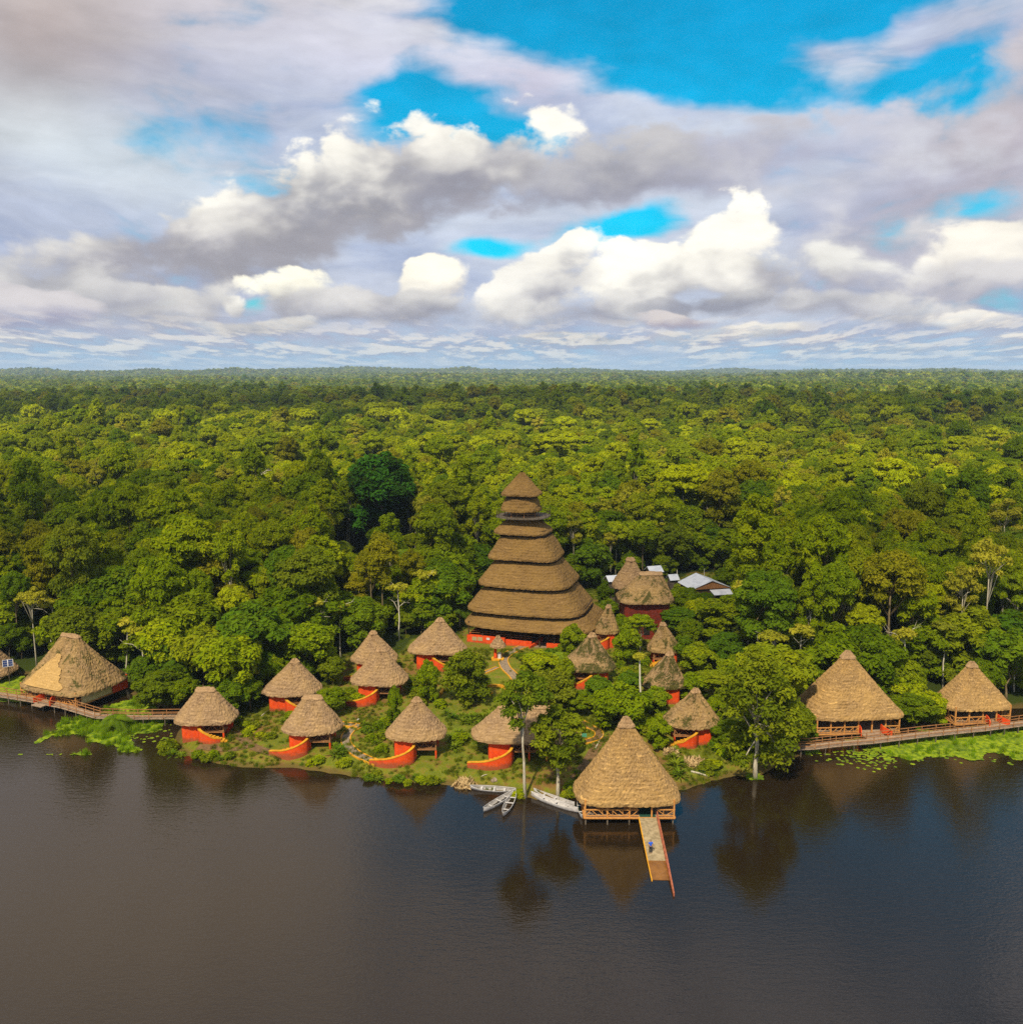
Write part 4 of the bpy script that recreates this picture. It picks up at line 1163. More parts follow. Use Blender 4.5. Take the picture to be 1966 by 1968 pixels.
# ------------------------------------------------------------------ pavilions on stilts
def pavilion(name, label, L, R, eave, apex, floor_y, Yoff, ratio, mat, yaw=0.0, ridge=0.2, seed=0, wings=False, nposts=6, door=None, p0=4.4, a=None, back=True, xshift=0.0, capf=.88, zf=1.15, group=None, he=None, cat='pavilion'):
    """floor_y: photo row of the front edge of the floor"""
    Yf = unp(0.5 * (L + R), floor_y, zf)[1]
    a = a or (R - L) * 0.5 * (Yf + Yoff) / 0.965 / FPX * 1.02
    b_ = a * ratio
    Yc = Yf + b_ * 0.86
    cx, _ = PX(0.5 * (L + R) + xshift, apex[1], Yc); ax, za = PX(apex[0], apex[1], Yc); _, ze = PX(0.5 * (L + R), eave, Yc - b_)
    ze = he or max(ze + 0.15, zf + 1.9)
    print('PAV', name, round(cx, 1), round(Yc, 1), 'a', round(a, 1), 'b', round(b_, 1), 'eave', round(ze, 1), 'apex', round(za, 1))
    t = empty(name, (cx, Yc, 0), yaw, label, cat, group)
    cy, sy = math.cos(-yaw), math.sin(-yaw); off = ((ax - cx) * cy, (ax - cx) * sy)
    rf = thatch('roof', mat, t, (a, b_), ze, (ridge, .16), za, p0, 2.6, N=150, seed=seed, pw=.95, off=off, thick=.4)
    thatch('ridge_cap', T_cap, rf, (a, b_), ze, (ridge + .05, .22), za + .05, p0, 2.6, seed=seed + 9, pw=.95, f0=capf, puff=.09, rows=5, thick=.12, off=off, shag=.08)
    W, D = a * .84, b_ * .84
    m = MB(); m.box(-W, W, -D, D, zf - .14, zf); m.build('floor', M_deck, t)
    m = MB(); m.bar((-W - .05, -D - .08, zf - .12), (W + .05, -D - .08, zf - .12), .14, .2); m.bar((W + .08, -D, zf - .12), (W + .08, D, zf - .12), .14, .2); m.bar((-W - .08, -D, zf - .12), (-W - .08, D, zf - .12), .14, .2)
    m.build('edge_beam', M_orw, t)
    xs = [-W + 2 * W * k / (nposts - 1) for k in range(nposts)]
    for k, x in enumerate(xs):
        for y in (-D, D):
            m = MB(); m.bar((x * .985, y * .985, zf + .003), (x * .985, y * .985, ze + .35), .19); m.build('post', M_orw, t)
            m = MB(); m.bar((x * .97, y * .95, -2.2), (x * .97, y * .95, zf - .143), .17); m.build('stilt', M_post, t)
    for y in (-D * .35, D * .35):
        for x in (-W, W):
            m = MB(); m.bar((x * .985, y, zf + .003), (x * .985, y, ze + .35), .17); m.build('post', M_orw, t)
    # railing of crooked branches, open at the way in
    m = MB(); rg = random.Random(seed)
    def rail(p, q):
        p, q = Vector(p), Vector(q); n_ = max(1, int((q - p).length / .85)); up = Vector((0, 0, .95)); lo = Vector((0, 0, .16))
        m.bar(p + up, q + up, .12); m.bar(p + lo, q + lo, .09)
        for k in range(n_):
            a_, b2 = p.lerp(q, k / n_), p.lerp(q, (k + 1) / n_)
            if rg.random() < .5: m.bar(a_ + lo, b2 + up, .07)
            else: m.bar(a_ + up, b2 + lo, .07)
            if rg.random() < .45: m.bar(a_.lerp(b2, rg.random()) + lo, a_.lerp(b2, rg.random()) + up, .06)
    z = zf
    d0, d1 = door if door else (9, 9)
    segs = [(-W, min(d0, W))] + ([(d1, W)] if d1 < W else [])
    for x0, x1 in segs: rail((x0, -D, z), (x1, -D, z))
    rail((W, -D, z), (W, D, z)); rail((-W, -D, z), (-W, D, z))
    m.build('railing', M_orw, t)
    if back:
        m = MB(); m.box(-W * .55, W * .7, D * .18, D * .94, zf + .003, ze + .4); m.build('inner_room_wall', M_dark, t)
        for k in range(4):
            x = -W * .5 + k * W * .3
            m = MB(); m.box(x, x + W * .16, D * .165, D * .178, zf + .4, zf + 1.9); m.build('door' if k == 2 else 'window', M_wood if k % 2 else M_cream, t)
    else:
        m = MB(); m.box(-W * .9, W * .9, D * .80, D * .84, zf + .003, zf + 1.5); m.build('back_wall', M_dark, t)
    if wings:
        x0, x1 = door
        for sx, x in ((-1, x0), (1, x1)):
            m = MB(); c = None
            swept_wall(m, [(x, -D + .2, zf + 1.25), (x + sx * .1, -D - .7, zf + 1.1), (x + sx * (.5 if sx < 0 else .9), -D - 1.7, zf + .8)], .14, zf + .0, None)
            m.build('entrance_panel', M_red, t)
    return t, (cx, Yc, a, b_, ze, W, D)

PAV, pf = pavilion('lake_pavilion', 'large pointed golden thatched pavilion on stilts in the lake with a landing stage', 1107, 1306, 1550, (1203, 1380), 1571, 5.0, .60, T_gold, ridge=.2, seed=41, nposts=5, back=False, door=(1.15, 3.45), p0=3.9, zf=1.1)
# things on and under the pavilion roof
def bench(x, y, z, label, par_w=1.8, rz=0.0):
    t = empty('wooden_bench', (x, y, z), rz, label, 'bench')
    m = MB(); m.box(-par_w / 2, par_w / 2, -.2, .2, .42, .48); m.build('seat', M_orw, t)
    m = MB(); m.box(-par_w / 2, par_w / 2, .18, .22, .5, .9); m.build('backrest', M_orw, t)
    for x_ in (-par_w / 2 + .1, par_w / 2 - .1):
        for y_ in (-.15, .15):
            m = MB(); m.bar((x_, y_, 0), (x_, y_, .418), .06); m.build('leg', M_dark, t)
bench(pf[0] - 3.2, pf[1] - pf[6] * .72, 1.103, 'timber bench behind the left part of the lake pavilion railing')
bench(pf[0] + .3, pf[1] - pf[6] * .72, 1.103, 'timber bench behind the middle of the lake pavilion railing')
m = MB(); m.box(-1.0, 1.0, -1.7, 1.4, 0, .02); o = m.build('floor_mat', M_teal); o.location = (pf[0] + 2.3, pf[1] - pf[6] + 1.65, 1.104); tag(o, 'dark green floor mat in the gateway of the lake pavilion', 'mat')

AV, _a = pavilion('left_pavilion', 'broad thatched pavilion with one fresh straw patch standing on stilts at the left boardwalk', 38, 233, 1334, (136, 1220), 1349, 6.0, .80, T_half, yaw=math.radians(-24), ridge=1.9, seed=42, wings=True, door=(-.9, 1.7), a=8.0, p0=4.2, capf=.95)
R1, _r1 = pavilion('right_pavilion', 'large pointed thatched pavilion on stilts behind the right boardwalk', 1541, 1728, 1384, (1629, 1252), 1409, 6.0, .62, T_gold, yaw=math.radians(4), seed=43, wings=True, door=(.2, 3.7), p0=4.2, nposts=7)
R2, _r2 = pavilion('small_pavilion', 'smaller thatched pavilion at the far right end of the boardwalk', 1809, 1938, 1366, (1868, 1273), 1389, 5.0, .66, T_gold, yaw=math.radians(6), seed=44, wings=True, door=(.6, 2.6), p0=4.0, nposts=5)
# fresh straw laid over the front of the left roof: a lift of new thatch, slightly proud
def straw_patch():
    a, b_ = _a[2], _a[3]; ze = _a[4]
    _, za = PX(136, 1220, _a[1])
    off = ((PX(136, 1220, _a[1])[0] - _a[0]), 0)
    V, UV, Q = [], [], []; NU, NV = 26, 22
    rg = random.Random(5)
    for j in range(NV + 1):
        f = .05 + .60 * j / NV
        for i in range(NU + 1):
            t_ = j / NV; jag = rg.uniform(-.05, .05) + .03 * math.sin(j * .7)
            w0, w1 = -.66 + .60 * t_ + jag * .5, .50 - .52 * t_ + jag
            u = w0 + (w1 - w0) * i / NU
            g = f ** .95
            A, B = a * (1 - g) + 1.9 * g, b_ * (1 - g) + .16 * g; p = 4.2 * (1 - f) + 2.6 * f
            yy = -B * (max(0.0, 1 - abs(u * a / A) ** p)) ** (1 / p) if abs(u * a) < A else 0
            V.append((u * a + off[0] * .9 * f + rg.uniform(-.05, .05), yy + off[1] * f - .14 + rg.uniform(-.03, .03), ze + (za - ze) * f + .10)); UV.append((u * a, f * 9))
    for j in range(NV):
        for i in range(NU):
            b2 = j * (NU + 1) + i; Q.append((b2, b2 + 1, b2 + NU + 2, b2 + NU + 1))
    me = bpy.data.meshes.new('straw_patch'); me.from_pydata(V, [], Q); uvl = me.uv_layers.new(name='UVMap')
    for li, l in enumerate(me.loops): uvl.data[li].uv = UV[l.vertex_index]
    me.materials.append(T_new)
    rf = [c for c in AV.children if c.name.startswith('roof')][0]
    o = link_mesh('straw_patch', me, rf); md = o.modifiers.new('th', 'SOLIDIFY'); md.thickness = .12; md.offset = 0
straw_patch()

# side room of the left pavilion: cream board and red end, seen under its right eave
m = MB(); m.box(_a[5] + .02, _a[5] + .14, -_a[6] * .8, _a[6] * .35, 1.2, 3.1); m.build('side_board', M_cream, AV)
m = MB(); m.box(_a[5] + .02, _a[5] + .30, _a[6] * .4, _a[6] * .98, 1.0, 3.4); m.build('side_wall', M_red, AV)
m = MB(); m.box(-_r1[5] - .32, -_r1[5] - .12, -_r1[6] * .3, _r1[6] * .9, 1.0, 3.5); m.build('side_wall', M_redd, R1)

# hut cut by the left edge of the picture
Yh = unp(0, 1300, 1.5)[1] + 3
x_l, zl = PX(-46, 1215, Yh); xr_, ze_ = PX(27, 1284, Yh)
hh = empty('thatched_hut', (x_l, Yh, 0), 0, 'thatched hut cut off by the left edge of the picture', 'hut')
thatch('roof', T_grey, hh, (xr_ - x_l, 3.8), ze_ - .5, (.4, .16), zl, 3.8, 2.4, seed=61)
m = MB(); m.prism(rrect(-4.9, xr_ - x_l - 1.4, -2.8, 2.8, .4), .9, ze_ - .3); m.build('wall', M_dark, hh)
m = MB(); m.box(-5.5, xr_ - x_l - .9, -3.6, 3.2, .9, 1.05); m.build('floor', M_deck, hh)
for x in (-5, -1, 3):
    for y in (-3, 3):
        m = MB(); m.bar((x, y, -2.5), (x, y, .897), .16); m.build('stilt', M_post, hh)
FREE += [(x_l, Yh, 9.0), (_a[0], _a[1], 10.5), (_r1[0], _r1[1], 9.5), (_r2[0], _r2[1], 7.5)]

def solar(px, py, Y, rz, label):
    x, z = PX(px, py, Y)
    t = empty('solar_panel', (x, Y, z), rz, label, 'solar panel', 'solar panels beside the stilt huts')
    for k in (0, 1):
        m = MB(); x0 = -1.05 + k * 1.07
        vs = [(x0, -.85, -.45), (x0 + 1.0, -.85, -.45), (x0 + 1.0, .85, .45), (x0, .85, .45)]
        m.add(vs, [(0, 1, 2, 3)]); o = m.build('module', M_blue, t); md = o.modifiers.new('t', 'SOLIDIFY'); md.thickness = .04
        m = MB()
        for i in range(4): m.bar(Vector(vs[i]) + Vector((0, -.01, .02)), Vector(vs[(i + 1) % 4]) + Vector((0, -.01, .02)), .07)
        for q in (1 / 3, 2 / 3): m.bar(Vector(vs[0]).lerp(Vector(vs[3]), q) + Vector((0, -.01, .02)), Vector(vs[1]).lerp(Vector(vs[2]), q) + Vector((0, -.01, .02)), .03)
        m.build('frame', M_white, o)
    m = MB(); m.bar((0, .3, 0), (0, .3, -z - 1), .12); m.build('post', M_post, t)
    t.scale = (.8, .8, 1)
solar(1798, 1353, _r1[1] + 6, math.radians(-24), 'pair of solar panels on a post between the two right hand pavilions')
solar(15, 1275, Yh - 3.5, math.radians(30), 'pair of solar panels below the hut at the left edge of the picture')

# ------------------------------------------------------------------ boardwalks
def boardwalk(label, pts, w=1.7, zd=1.15, gaps=()):
    C_ = [Vector((*unp(px, py, zd), zd)) for px, py in pts]
    t = empty('boardwalk', (C_[0].x, C_[0].y, 0), 0, label, 'boardwalk', None)
    P = [p - Vector((C_[0].x, C_[0].y, 0)) for p in C_]
    dk, rf, rb, = MB(), MB(), MB()
    tot = 0
    for i in range(len(P) - 1):
        p, q = P[i], P[i + 1]; d = (q - p); L = d.length; d.normalize(); n_ = Vector((-d.y, d.x, 0))
        k = int(L / .28)
        for j in range(k):
            c = p + d * ((j + .5) * L / k); j2 = random.Random(j + i * 999).uniform(-.05, .05)
            dk.bar(c - n_ * (w / 2 + j2), c + n_ * (w / 2 - j2), L / k - .03, .07)
        for s, R_ in ((-1, rf), (1, rb)):
            for h in (.5, .98): R_.bar(p + n_ * s * w / 2 + Vector((0, 0, h)), q + n_ * s * w / 2 + Vector((0, 0, h)), .09)
            k = max(1, int(L / 2.1))
            for j in range(k):
                c = p + d * (j * L / k) + n_ * s * w / 2
                R_.bar(c + Vector((0, 0, .04)), c + Vector((0, 0, 1.05)), .10)
        k = max(1, int(L / 2.6))
        for j in range(k):
            c = p + d * ((j + .4) * L / k); z_ = -2.3
            for s in (-1, 1):
                b2 = c + n_ * s * (w / 2 - .1); m = MB()
                m.bar((b2.x + .05 * s, b2.y, z_ - .3), (b2.x, b2.y, zd - .04), .13); m.build('stilt', M_post, t)
        dk.bar(p - n_ * w * .35 - Vector((0, 0, .12)), q - n_ * w * .35 - Vector((0, 0, .12)), .1, .16); dk.bar(p + n_ * w * .35 - Vector((0, 0, .12)), q + n_ * w * .35 - Vector((0, 0, .12)), .1, .16)
    dk.build('deck', M_deck, t); rf.build('railing', M_wood, t); rb.build('railing', M_wood, t)
    return t
boardwalk('left boardwalk with railings running past the left pavilion to the clearing', [(-120, 1322), (-30, 1331), (60, 1345), (125, 1358), (188, 1377), (262, 1379), (345, 1378)])
boardwalk('right boardwalk with railings in front of the two right hand pavilions', [(1478, 1439), (1560, 1436), (1612, 1430), (1672, 1425), (1778, 1412), (1886, 1401), (1966, 1391), (2090, 1374)])
def entry(pav, f, x0, x1, name):
    W, D = f[5], f[6]
    m = MB(); m.box(x0, x1, -D - 2.6, -D - .1, 1.03, 1.17); m.build('entry_deck', M_deck, pav)
entry(R1, _r1, .3, 3.6, 'e'); entry(R2, _r2, .7, 2.6, 'e'); entry(AV, _a, -.8, 1.6, 'e')

# ------------------------------------------------------------------ landing stage with the person on it
p0 = Vector((pf[0] + 2.3, pf[1] - pf[6] - .12, 1.06)); e0 = unp(1262, 1654, .25); e1 = unp(1275, 1712, 0.0)
e0 = Vector((*e0, .22)); e1 = Vector((*e1, -.02))
st = empty('landing_stage', (p0.x, p0.y, 0), 0, 'plank landing stage sloping from the lake pavilion down into the water', 'jetty')
def rel(v): return v - Vector((p0.x, p0.y, 0))
def ramp(a_, b2, w0, w1, name, mat, th=.1):
    a_, b2 = rel(a_), rel(b2); d = (b2 - a_); d.z = 0; d.normalize(); n_ = Vector((-d.y, d.x, 0)); m = MB()
    vs = [a_ + n_ * w0, a_ - n_ * w0, b2 - n_ * w1, b2 + n_ * w1]
    m.add([v - Vector((0, 0, th)) for v in vs] + vs, [(3, 2, 1, 0), (4, 5, 6, 7), (0, 1, 5, 4), (1, 2, 6, 5), (2, 3, 7, 6), (3, 0, 4, 7)])
    return m.build(name, mat, st), n_
_, nn = ramp(p0, e0, 1.08, 1.02, 'deck', M_deck2)
ramp(e0, Vector((e1.x, e1.y, -.045)).lerp(e0, .35), 1.02, .96, 'lower_deck', M_wet, .06)
m = MB(); s = -1 if nn.x > 0 else 1
lft = nn * 1.14 * (-1 if nn.x > 0 else 1)
q1 = Vector((*unp(1253, 1694, .05), .05))
m.bar(rel(p0) + lft, rel(e0) + lft * .95 + Vector((0, 0, .06)), .13, .16); m.bar(rel(e0) + lft * .95 + Vector((0, 0, .06)), rel(q1), .12, .1)
m.build('edge_beam', M_yel, st)
q2 = Vector((*unp(1295, 1722, .05), .05)); m = MB()
r0_ = rel(p0) - lft; r1_ = rel(e0) - lft * .97; r2_ = rel(q2)
for h in (.15, .75): m.bar(r0_ + Vector((0, 0, h)), r1_ + Vector((0, 0, h)), .13); m.bar(r1_ + Vector((0, 0, h)), r2_ + Vector((0, 0, h * .35)), .15)
for k in range(9):
    c = r0_.lerp(r1_, k / 8); m.bar(c - Vector((0, 0, 1.6)), c + Vector((0, 0, .82)), .13)
for k in range(1, 4):
    c = r1_.lerp(r2_, k / 3); m.bar(c - Vector((0, 0, 1.6)), c + Vector((0, 0, .75 - k * .18)), .14)
m.build('railing', M_rail, st)
for k in range(4):
    for s in (-1, 1):
        c = rel(p0.lerp(e0, (k + .5) / 4)) + nn * s * .95; m = MB(); m.bar((c.x, c.y, -2.5), (c.x, c.y, c.z - .12), .15); m.build('stilt', M_post, st)

def person():
    fx, fy = unp(1250, 1640, .42)
    k = min(1, max(0, (p0.y - fy) / (p0.y - e0.y))); z = p0.z + (e0.z - p0.z) * k
    t = empty('person', (fx, fy, z), math.radians(8), 'person in a blue shirt and dark trousers standing on the landing stage', 'person')
    def skin(name, verts, edges, mat, parent, sub=2):
        me = bpy.data.meshes.new(name); me.from_pydata([v[:3] for v in verts], edges, []); me.materials.append(mat)
        o = link_mesh(name, me, parent)
        sk = o.modifiers.new('skin', 'SKIN'); sk.use_smooth_shade = True
        for v, d in zip(verts, me.skin_vertices[0].data): d.radius = (v[3], v[4] if len(v) > 4 else v[3])
        me.skin_vertices[0].data[0].use_root = True
        ss = o.modifiers.new('s', 'SUBSURF'); ss.levels = ss.render_levels = sub
        return o
    msk, nt_, out_ = new_mat('skin'); principled(nt_, out_, (0.30, 0.15, 0.08), .6)
    msh, nt_, out_ = new_mat('blue_shirt'); principled(nt_, out_, (0.02, 0.10, 0.55), .8)
    mtr, nt_, out_ = new_mat('dark_trousers'); principled(nt_, out_, (0.020, 0.022, 0.025), .85)
    mha, nt_, out_ = new_mat('black_hair'); principled(nt_, out_, (0.01, 0.008, 0.006), .5)
    body = [(0, 0, .95, .13, .10), (0, 0, 1.15, .125, .095), (0, 0, 1.38, .15, .10), (0, 0, 1.49, .05), (0, -.01, 1.56, .055), (0, -.02, 1.64, .085, .10), (0, -.01, 1.71, .07, .085),
            (.19, 0, 1.41, .05), (.27, -.01, 1.15, .042), (.25, -.10, .92, .033), (.245, -.15, .84, .04, .02),
            (-.19, 0, 1.41, .05), (-.27, -.01, 1.15, .042), (-.26, -.08, .92, .033), (-.26, -.12, .84, .04, .02),
            (.09, 0, .88, .095), (.10, -.02, .48, .06), (.10, .01, .10, .042), (.10, -.12, .04, .04),
            (-.09, 0, .88, .095), (-.11, .03, .48, .06), (-.11, .05, .10, .042), (-.11, -.08, .04, .04)]
    ed = [(0, 1), (1, 2), (2, 3), (3, 4), (4, 5), (5, 6), (2, 7), (7, 8), (8, 9), (9, 10), (2, 11), (11, 12), (12, 13), (13, 14), (0, 15), (15, 16), (16, 17), (17, 18), (0, 19), (19, 20), (20, 21), (21, 22)]
    skin('body', body, ed, msk, t)
    sh = [(0, 0, .90, .155, .12), (0, 0, 1.15, .145, .115), (0, 0, 1.38, .17, .12), (0, 0, 1.47, .075), (.19, 0, 1.42, .07), (.25, -.01, 1.22, .062), (-.19, 0, 1.42, .07), (-.25, -.01, 1.22, .062)]
    skin('shirt', sh, [(0, 1), (1, 2), (2, 3), (2, 4), (4, 5), (2, 6), (6, 7)], msh, t)
    tr = [(0, 0, .93, .14, .11), (.09, 0, .86, .105), (.10, -.02, .48, .075), (.10, .01, .10, .06), (-.09, 0, .86, .105), (-.11, .03, .48, .075), (-.11, .05, .10, .06)]
    skin('trousers', tr, [(0, 1), (1, 2), (2, 3), (0, 4), (4, 5), (5, 6)], mtr, t)
    skin('hair', [(0, .02, 1.66, .075, .09), (0, .0, 1.735, .08, .085)], [(0, 1)], mha, t)
person()

# ------------------------------------------------------------------ canoes
def canoe(pa, pb, label, inner, wid=1.15, mid=None, turned=0.0):
    A_ = Vector((*unp(*pa, .15), 0)); B_ = Vector((*unp(*pb, .15), 0)); L = (B_ - A_).length; c = (A_ + B_) / 2
    t = empty('canoe', tuple(c), math.atan2((B_ - A_).y, (B_ - A_).x), label, 'canoe', 'canoes moored on the shore')
    N_ = 22; V, Q = [], []
    prof = [(-1.0, .42), (-.98, .30), (-.78, .02), (-.35, -.16), (0, -.20), (.35, -.16), (.78, .02), (.98, .30), (1.0, .42)]
    def shell(k, dz):
        v = []
        for i in range(N_ + 1):
            s = i / N_; u = 2 * s - 1; w = wid * .44 * (max(0.0, 1 - abs(u) ** 2.3)) ** .8 + .03; rise = .30 * abs(u) ** 3.5
            for (y, z) in prof: v.append((u * L / 2 * (1 - .01 * k), y * (w - k * .045), z + rise + dz))
        return v
    n_ = len(prof)
    m = MB(); f = [(i * n_ + j, i * n_ + j + 1, (i + 1) * n_ + j + 1, (i + 1) * n_ + j) for i in range(N_) for j in range(n_ - 1)]
    m.add(shell(0, 0), f); m.build('hull', M_boat, t, smooth=True)
    m = MB(); m.add(shell(1, .035), f); m.build('inside', inner, t, smooth=True)
    m = MB()
    for s in (-1, 1):
        pts = []
        for i in range(N_ + 1):
            u = 2 * i / N_ - 1; w = wid * .44 * (max(0.0, 1 - abs(u) ** 2.3)) ** .8 + .03
            pts.append((u * L / 2, s * (w - .01), .435 + .30 * abs(u) ** 3.5))
        m.tube(pts, [.03] * len(pts), 5)
    m.build('gunwale', M_white, t)
    for u in (-.5, 0.05, .5):
        w = wid / 2 * (1 - abs(u) ** 2.3) ** .8 - .03
        m = MB(); m.box(u * L / 2 - .13, u * L / 2 + .13, -w, w, .28, .31); m.build('seat', M_boat, t)
    t.rotation_euler.x = turned
canoe((904, 1515), (992, 1521), 'canoe lying along the bank, farthest left of all, seen from the side', M_boati, turned=0.35, wid=1.0)
canoe((929, 1560), (987, 1525), 'canoe pointing out to the left, its bow touching the steeper canoe beside it', M_boati, wid=1.25)
canoe((967, 1570), (990, 1524), 'canoe pointing straight out from the bank, beside the left pointing canoe', M_boati, wid=1.3)
canoe((1026, 1523), (1104, 1550), 'far canoe of the slanting pair left of the lake pavilion', M_boati, wid=1.0)
canoe((1021, 1529), (1111, 1561), 'near canoe of the slanting pair left of the lake pavilion', M_boat, wid=1.1)
canoe((1119, 1574), (1116, 1530), 'canoe with a green floor tucked under the left eave of the lake pavilion', M_green, wid=1.2)

# ------------------------------------------------------------------ paths and garden walls
def ribbon(px_pts, w, name, mat, lift, parent=None, off=0.0, h=None, label=None):
    P = spline([tuple(on_ground(*p)[:2]) for p in px_pts], 10)
    V, F = [], []
    for i, p in enumerate(P):
        d = P[min(i + 1, len(P) - 1)] - P[max(i - 1, 0)]; d /= np.linalg.norm(d); n_ = np.array((-d[1], d[0]))
        for s in (-1, 1):
            q = p + n_ * (off + s * w / 2); z = max(gh(q[0], q[1]), gh(p[0], p[1]) if h else -9)
            if h: V += [(q[0], q[1], z - .3), (q[0], q[1], z + lift + h)]
            else: V.append((q[0], q[1], z + lift))
    for i in range(len(P) - 1):
        if h:
            a, b_ = 4 * i, 4 * i + 4
            F += [(a, b_, b_ + 1, a + 1), (a + 2, a + 3, b_ + 3, b_ + 2), (a + 1, b_ + 1, b_ + 3, a + 3)]
        else: F.append((2 * i, 2 * i + 1, 2 * i + 3, 2 * i + 2))
    if h: F += [(0, 1, 3, 2), (4 * len(P) - 4, 4 * len(P) - 2, 4 * len(P) - 1, 4 * len(P) - 3)]
    m = MB(); m.add(V, F); o = m.build(name, mat)
    tag(o, label, None, None, 'structure'); return o
def path(pts, w=1.3, kerb=True, label='path', mat=None):
    ribbon(pts, w, 'path', mat or M_stone, .07, label=label)
    if kerb:
        for s in (-1, 1): ribbon(pts, .16, 'kerb', M_yel, .02, off=s * (w / 2 + .08), h=.14, label='yellow kerb along the ' + label)
path([(690, 1397), (676, 1403), (665, 1417), (667, 1432), (683, 1448), (706, 1460), (726, 1468)], 1.25, label='curving stone path between two cabins near the shore')
path([(644, 1392), (662, 1393), (690, 1396)], 1.1, label='short stone path beside the flat ridged cabin')
path([(1016, 1240), (990, 1250), (968, 1266), (972, 1284), (988, 1300), (996, 1312)], 1.6, label='winding path up to the tower')
path([(1060, 1364), (1099, 1380), (1133, 1398), (1150, 1408), (1147, 1420), (1120, 1428)], 1.1, label='path behind the lake pavilion', mat=plain('bare_earth_path', (0.10, 0.055, 0.02), (0.19, 0.11, 0.045), 2.0))
path([(930, 1294), (945, 1288), (957, 1283)], .7, label='short path on the terrace below the tower')
path([(453, 1410), (480, 1432), (505, 1443), (545, 1455)], 1.5, kerb=False, label='trodden earth path along the shore', mat=bpy.data.materials['bare_earth_path'])
path([(380, 1436), (440, 1441), (475, 1436)], 1.2, kerb=False, label='trodden earth path by the leftmost cabin', mat=bpy.data.materials['bare_earth_path'])
path([(1158, 1416), (1140, 1445), (1118, 1480), (1105, 1500)], 1.5, kerb=False, label='trodden earth path down to the lake pavilion', mat=bpy.data.materials['bare_earth_path'])
def low_wall(pts, label):
    P = spline([tuple(on_ground(*p)) for p in pts], 5)
    o0 = P[0]
    m = MB()
    for a, b_ in zip(P[:-1], P[1:]): m.bar(Vector(a) - Vector(o0) + Vector((0, 0, .18)), Vector(b_) - Vector(o0) + Vector((0, 0, .18)), .45, .5)
    o = m.build('garden_wall', M_yel); o.location = tuple(o0); tag(o, label, 'wall')
low_wall([(925, 1321), (945, 1320), (962, 1321), (977, 1325)], 'long low yellow wall on the lawn below the tower')
low_wall([(846, 1336), (852, 1328), (858, 1318), (862, 1308)], 'yellow stepped wall between the bush and the cabin left of the tower')
g = on_ground(938, 1333)
m = MB(); N_ = 20
for k in range(N_):
    a0, a1 = 2 * math.pi * k / N_, 2 * math.pi * (k + 1) / N_
    m.bar((.75 * math.cos(a0), .75 * math.sin(a0), .1), (.75 * math.cos(a1), .75 * math.sin(a1), .1), .16, .2)
o = m.build('flower_ring', M_yel); o.location = tuple(g); tag(o, 'small yellow ring edging on the lawn below the long low yellow wall', 'ring')
g = on_ground(1122, 1424)
t = empty('notice_board', tuple(g), 0, 'small green board on a post beside the path behind the lake pavilion', 'sign')
m = MB(); m.box(-.42, .42, -.03, .03, .6, 1.15); m.build('board', plain('green_board', (0.05, .22, .12), (.08, .3, .17)), t)
m = MB(); m.bar((0, .06, -.3), (0, .06, 1.1), .07); m.build('post', M_wood, t)
# ramp with red side walls at the foot of the tower
g0, g1 = on_ground(1000, 1262), on_ground(1042, 1238)
m = MB(); c = MB()
swept_wall(m, [(g1.x - 2.6 - g0.x, g1.y - g0.y - 3, .5), (g1.x - g0.x - 1, g1.y - g0.y - 1.0, 1.0), (g1.x - g0.x, g1.y - g0.y + .6, 1.3)], .3, -1)
o = m.build('ramp_wall', M_red); o.location = tuple(g0); tag(o, 'short red wall beside the ramp into the tower', 'wall')
# poles, thatch heaps and stones lying about
def log(a, b_, r, label, mat=None):
    A_, B_ = on_ground(*a), on_ground(*b_); c = A_
    m = MB(); m.tube([Vector((0, 0, .1)), (B_ - A_) * .5 + Vector((0, 0, .16)), B_ - A_ + Vector((0, 0, .1))], [r, r * .9, r * .7], 6)
    o = m.build('fallen_pole', mat or B_pale); o.location = tuple(c); tag(o, label, 'pole')
log((1328, 1484), (1363, 1494), .14, 'pale log lying on the bank right of the lake pavilion')
log((1144, 1440), (1160, 1412), .10, 'long pale pole lying beside the earth path behind the lake pavilion')
log((503, 1377), (519, 1364), .09, 'short pale pole on the grass left of the second row cabin')
log((925, 1494), (936, 1490), .08, 'thin pole on the bank in front of the double cabin')
log((1082, 1473), (1098, 1466), .08, 'thin bent stick near the red end wall of the double cabin')
def heap(px, py, r, h, label):
    g = on_ground(px, py); rg = np.random.default_rng(int(px)); n = 420
    p = rg.normal(size=(n, 3)); p /= np.linalg.norm(p, axis=1, keepdims=True); p[:, 2] = np.abs(p[:, 2])
    pos = p * (r, r * .7, h) * rg.uniform(.6, 1, (n, 1)); v, q = quads_from(pos, p + rg.normal(size=(n, 3)) * .4, .5, rg, 3.0)
    me = mesh_np('heap', v, q, T_new_s); o = link_mesh('straw_heap', me); o.location = tuple(g); tag(o, label, 'heap')
T_new_s = plain('dry_straw', (0.34, .22, .09), (.60, .43, .2), 2)
heap(1333, 1469, 1.5, .5, 'heap of dry palm straw on the bank right of the lake pavilion')
heap(1288, 1450, .8, .4, 'small tuft of dry fronds beside the big bush right of the lake pavilion')
heap(893, 1509, 1.5, .12, 'dry straw washed up along the bank left of the canoes')
ico = [(950, 1500, .45, 'small rock'), (688, 1384, .25, 'white stone')]
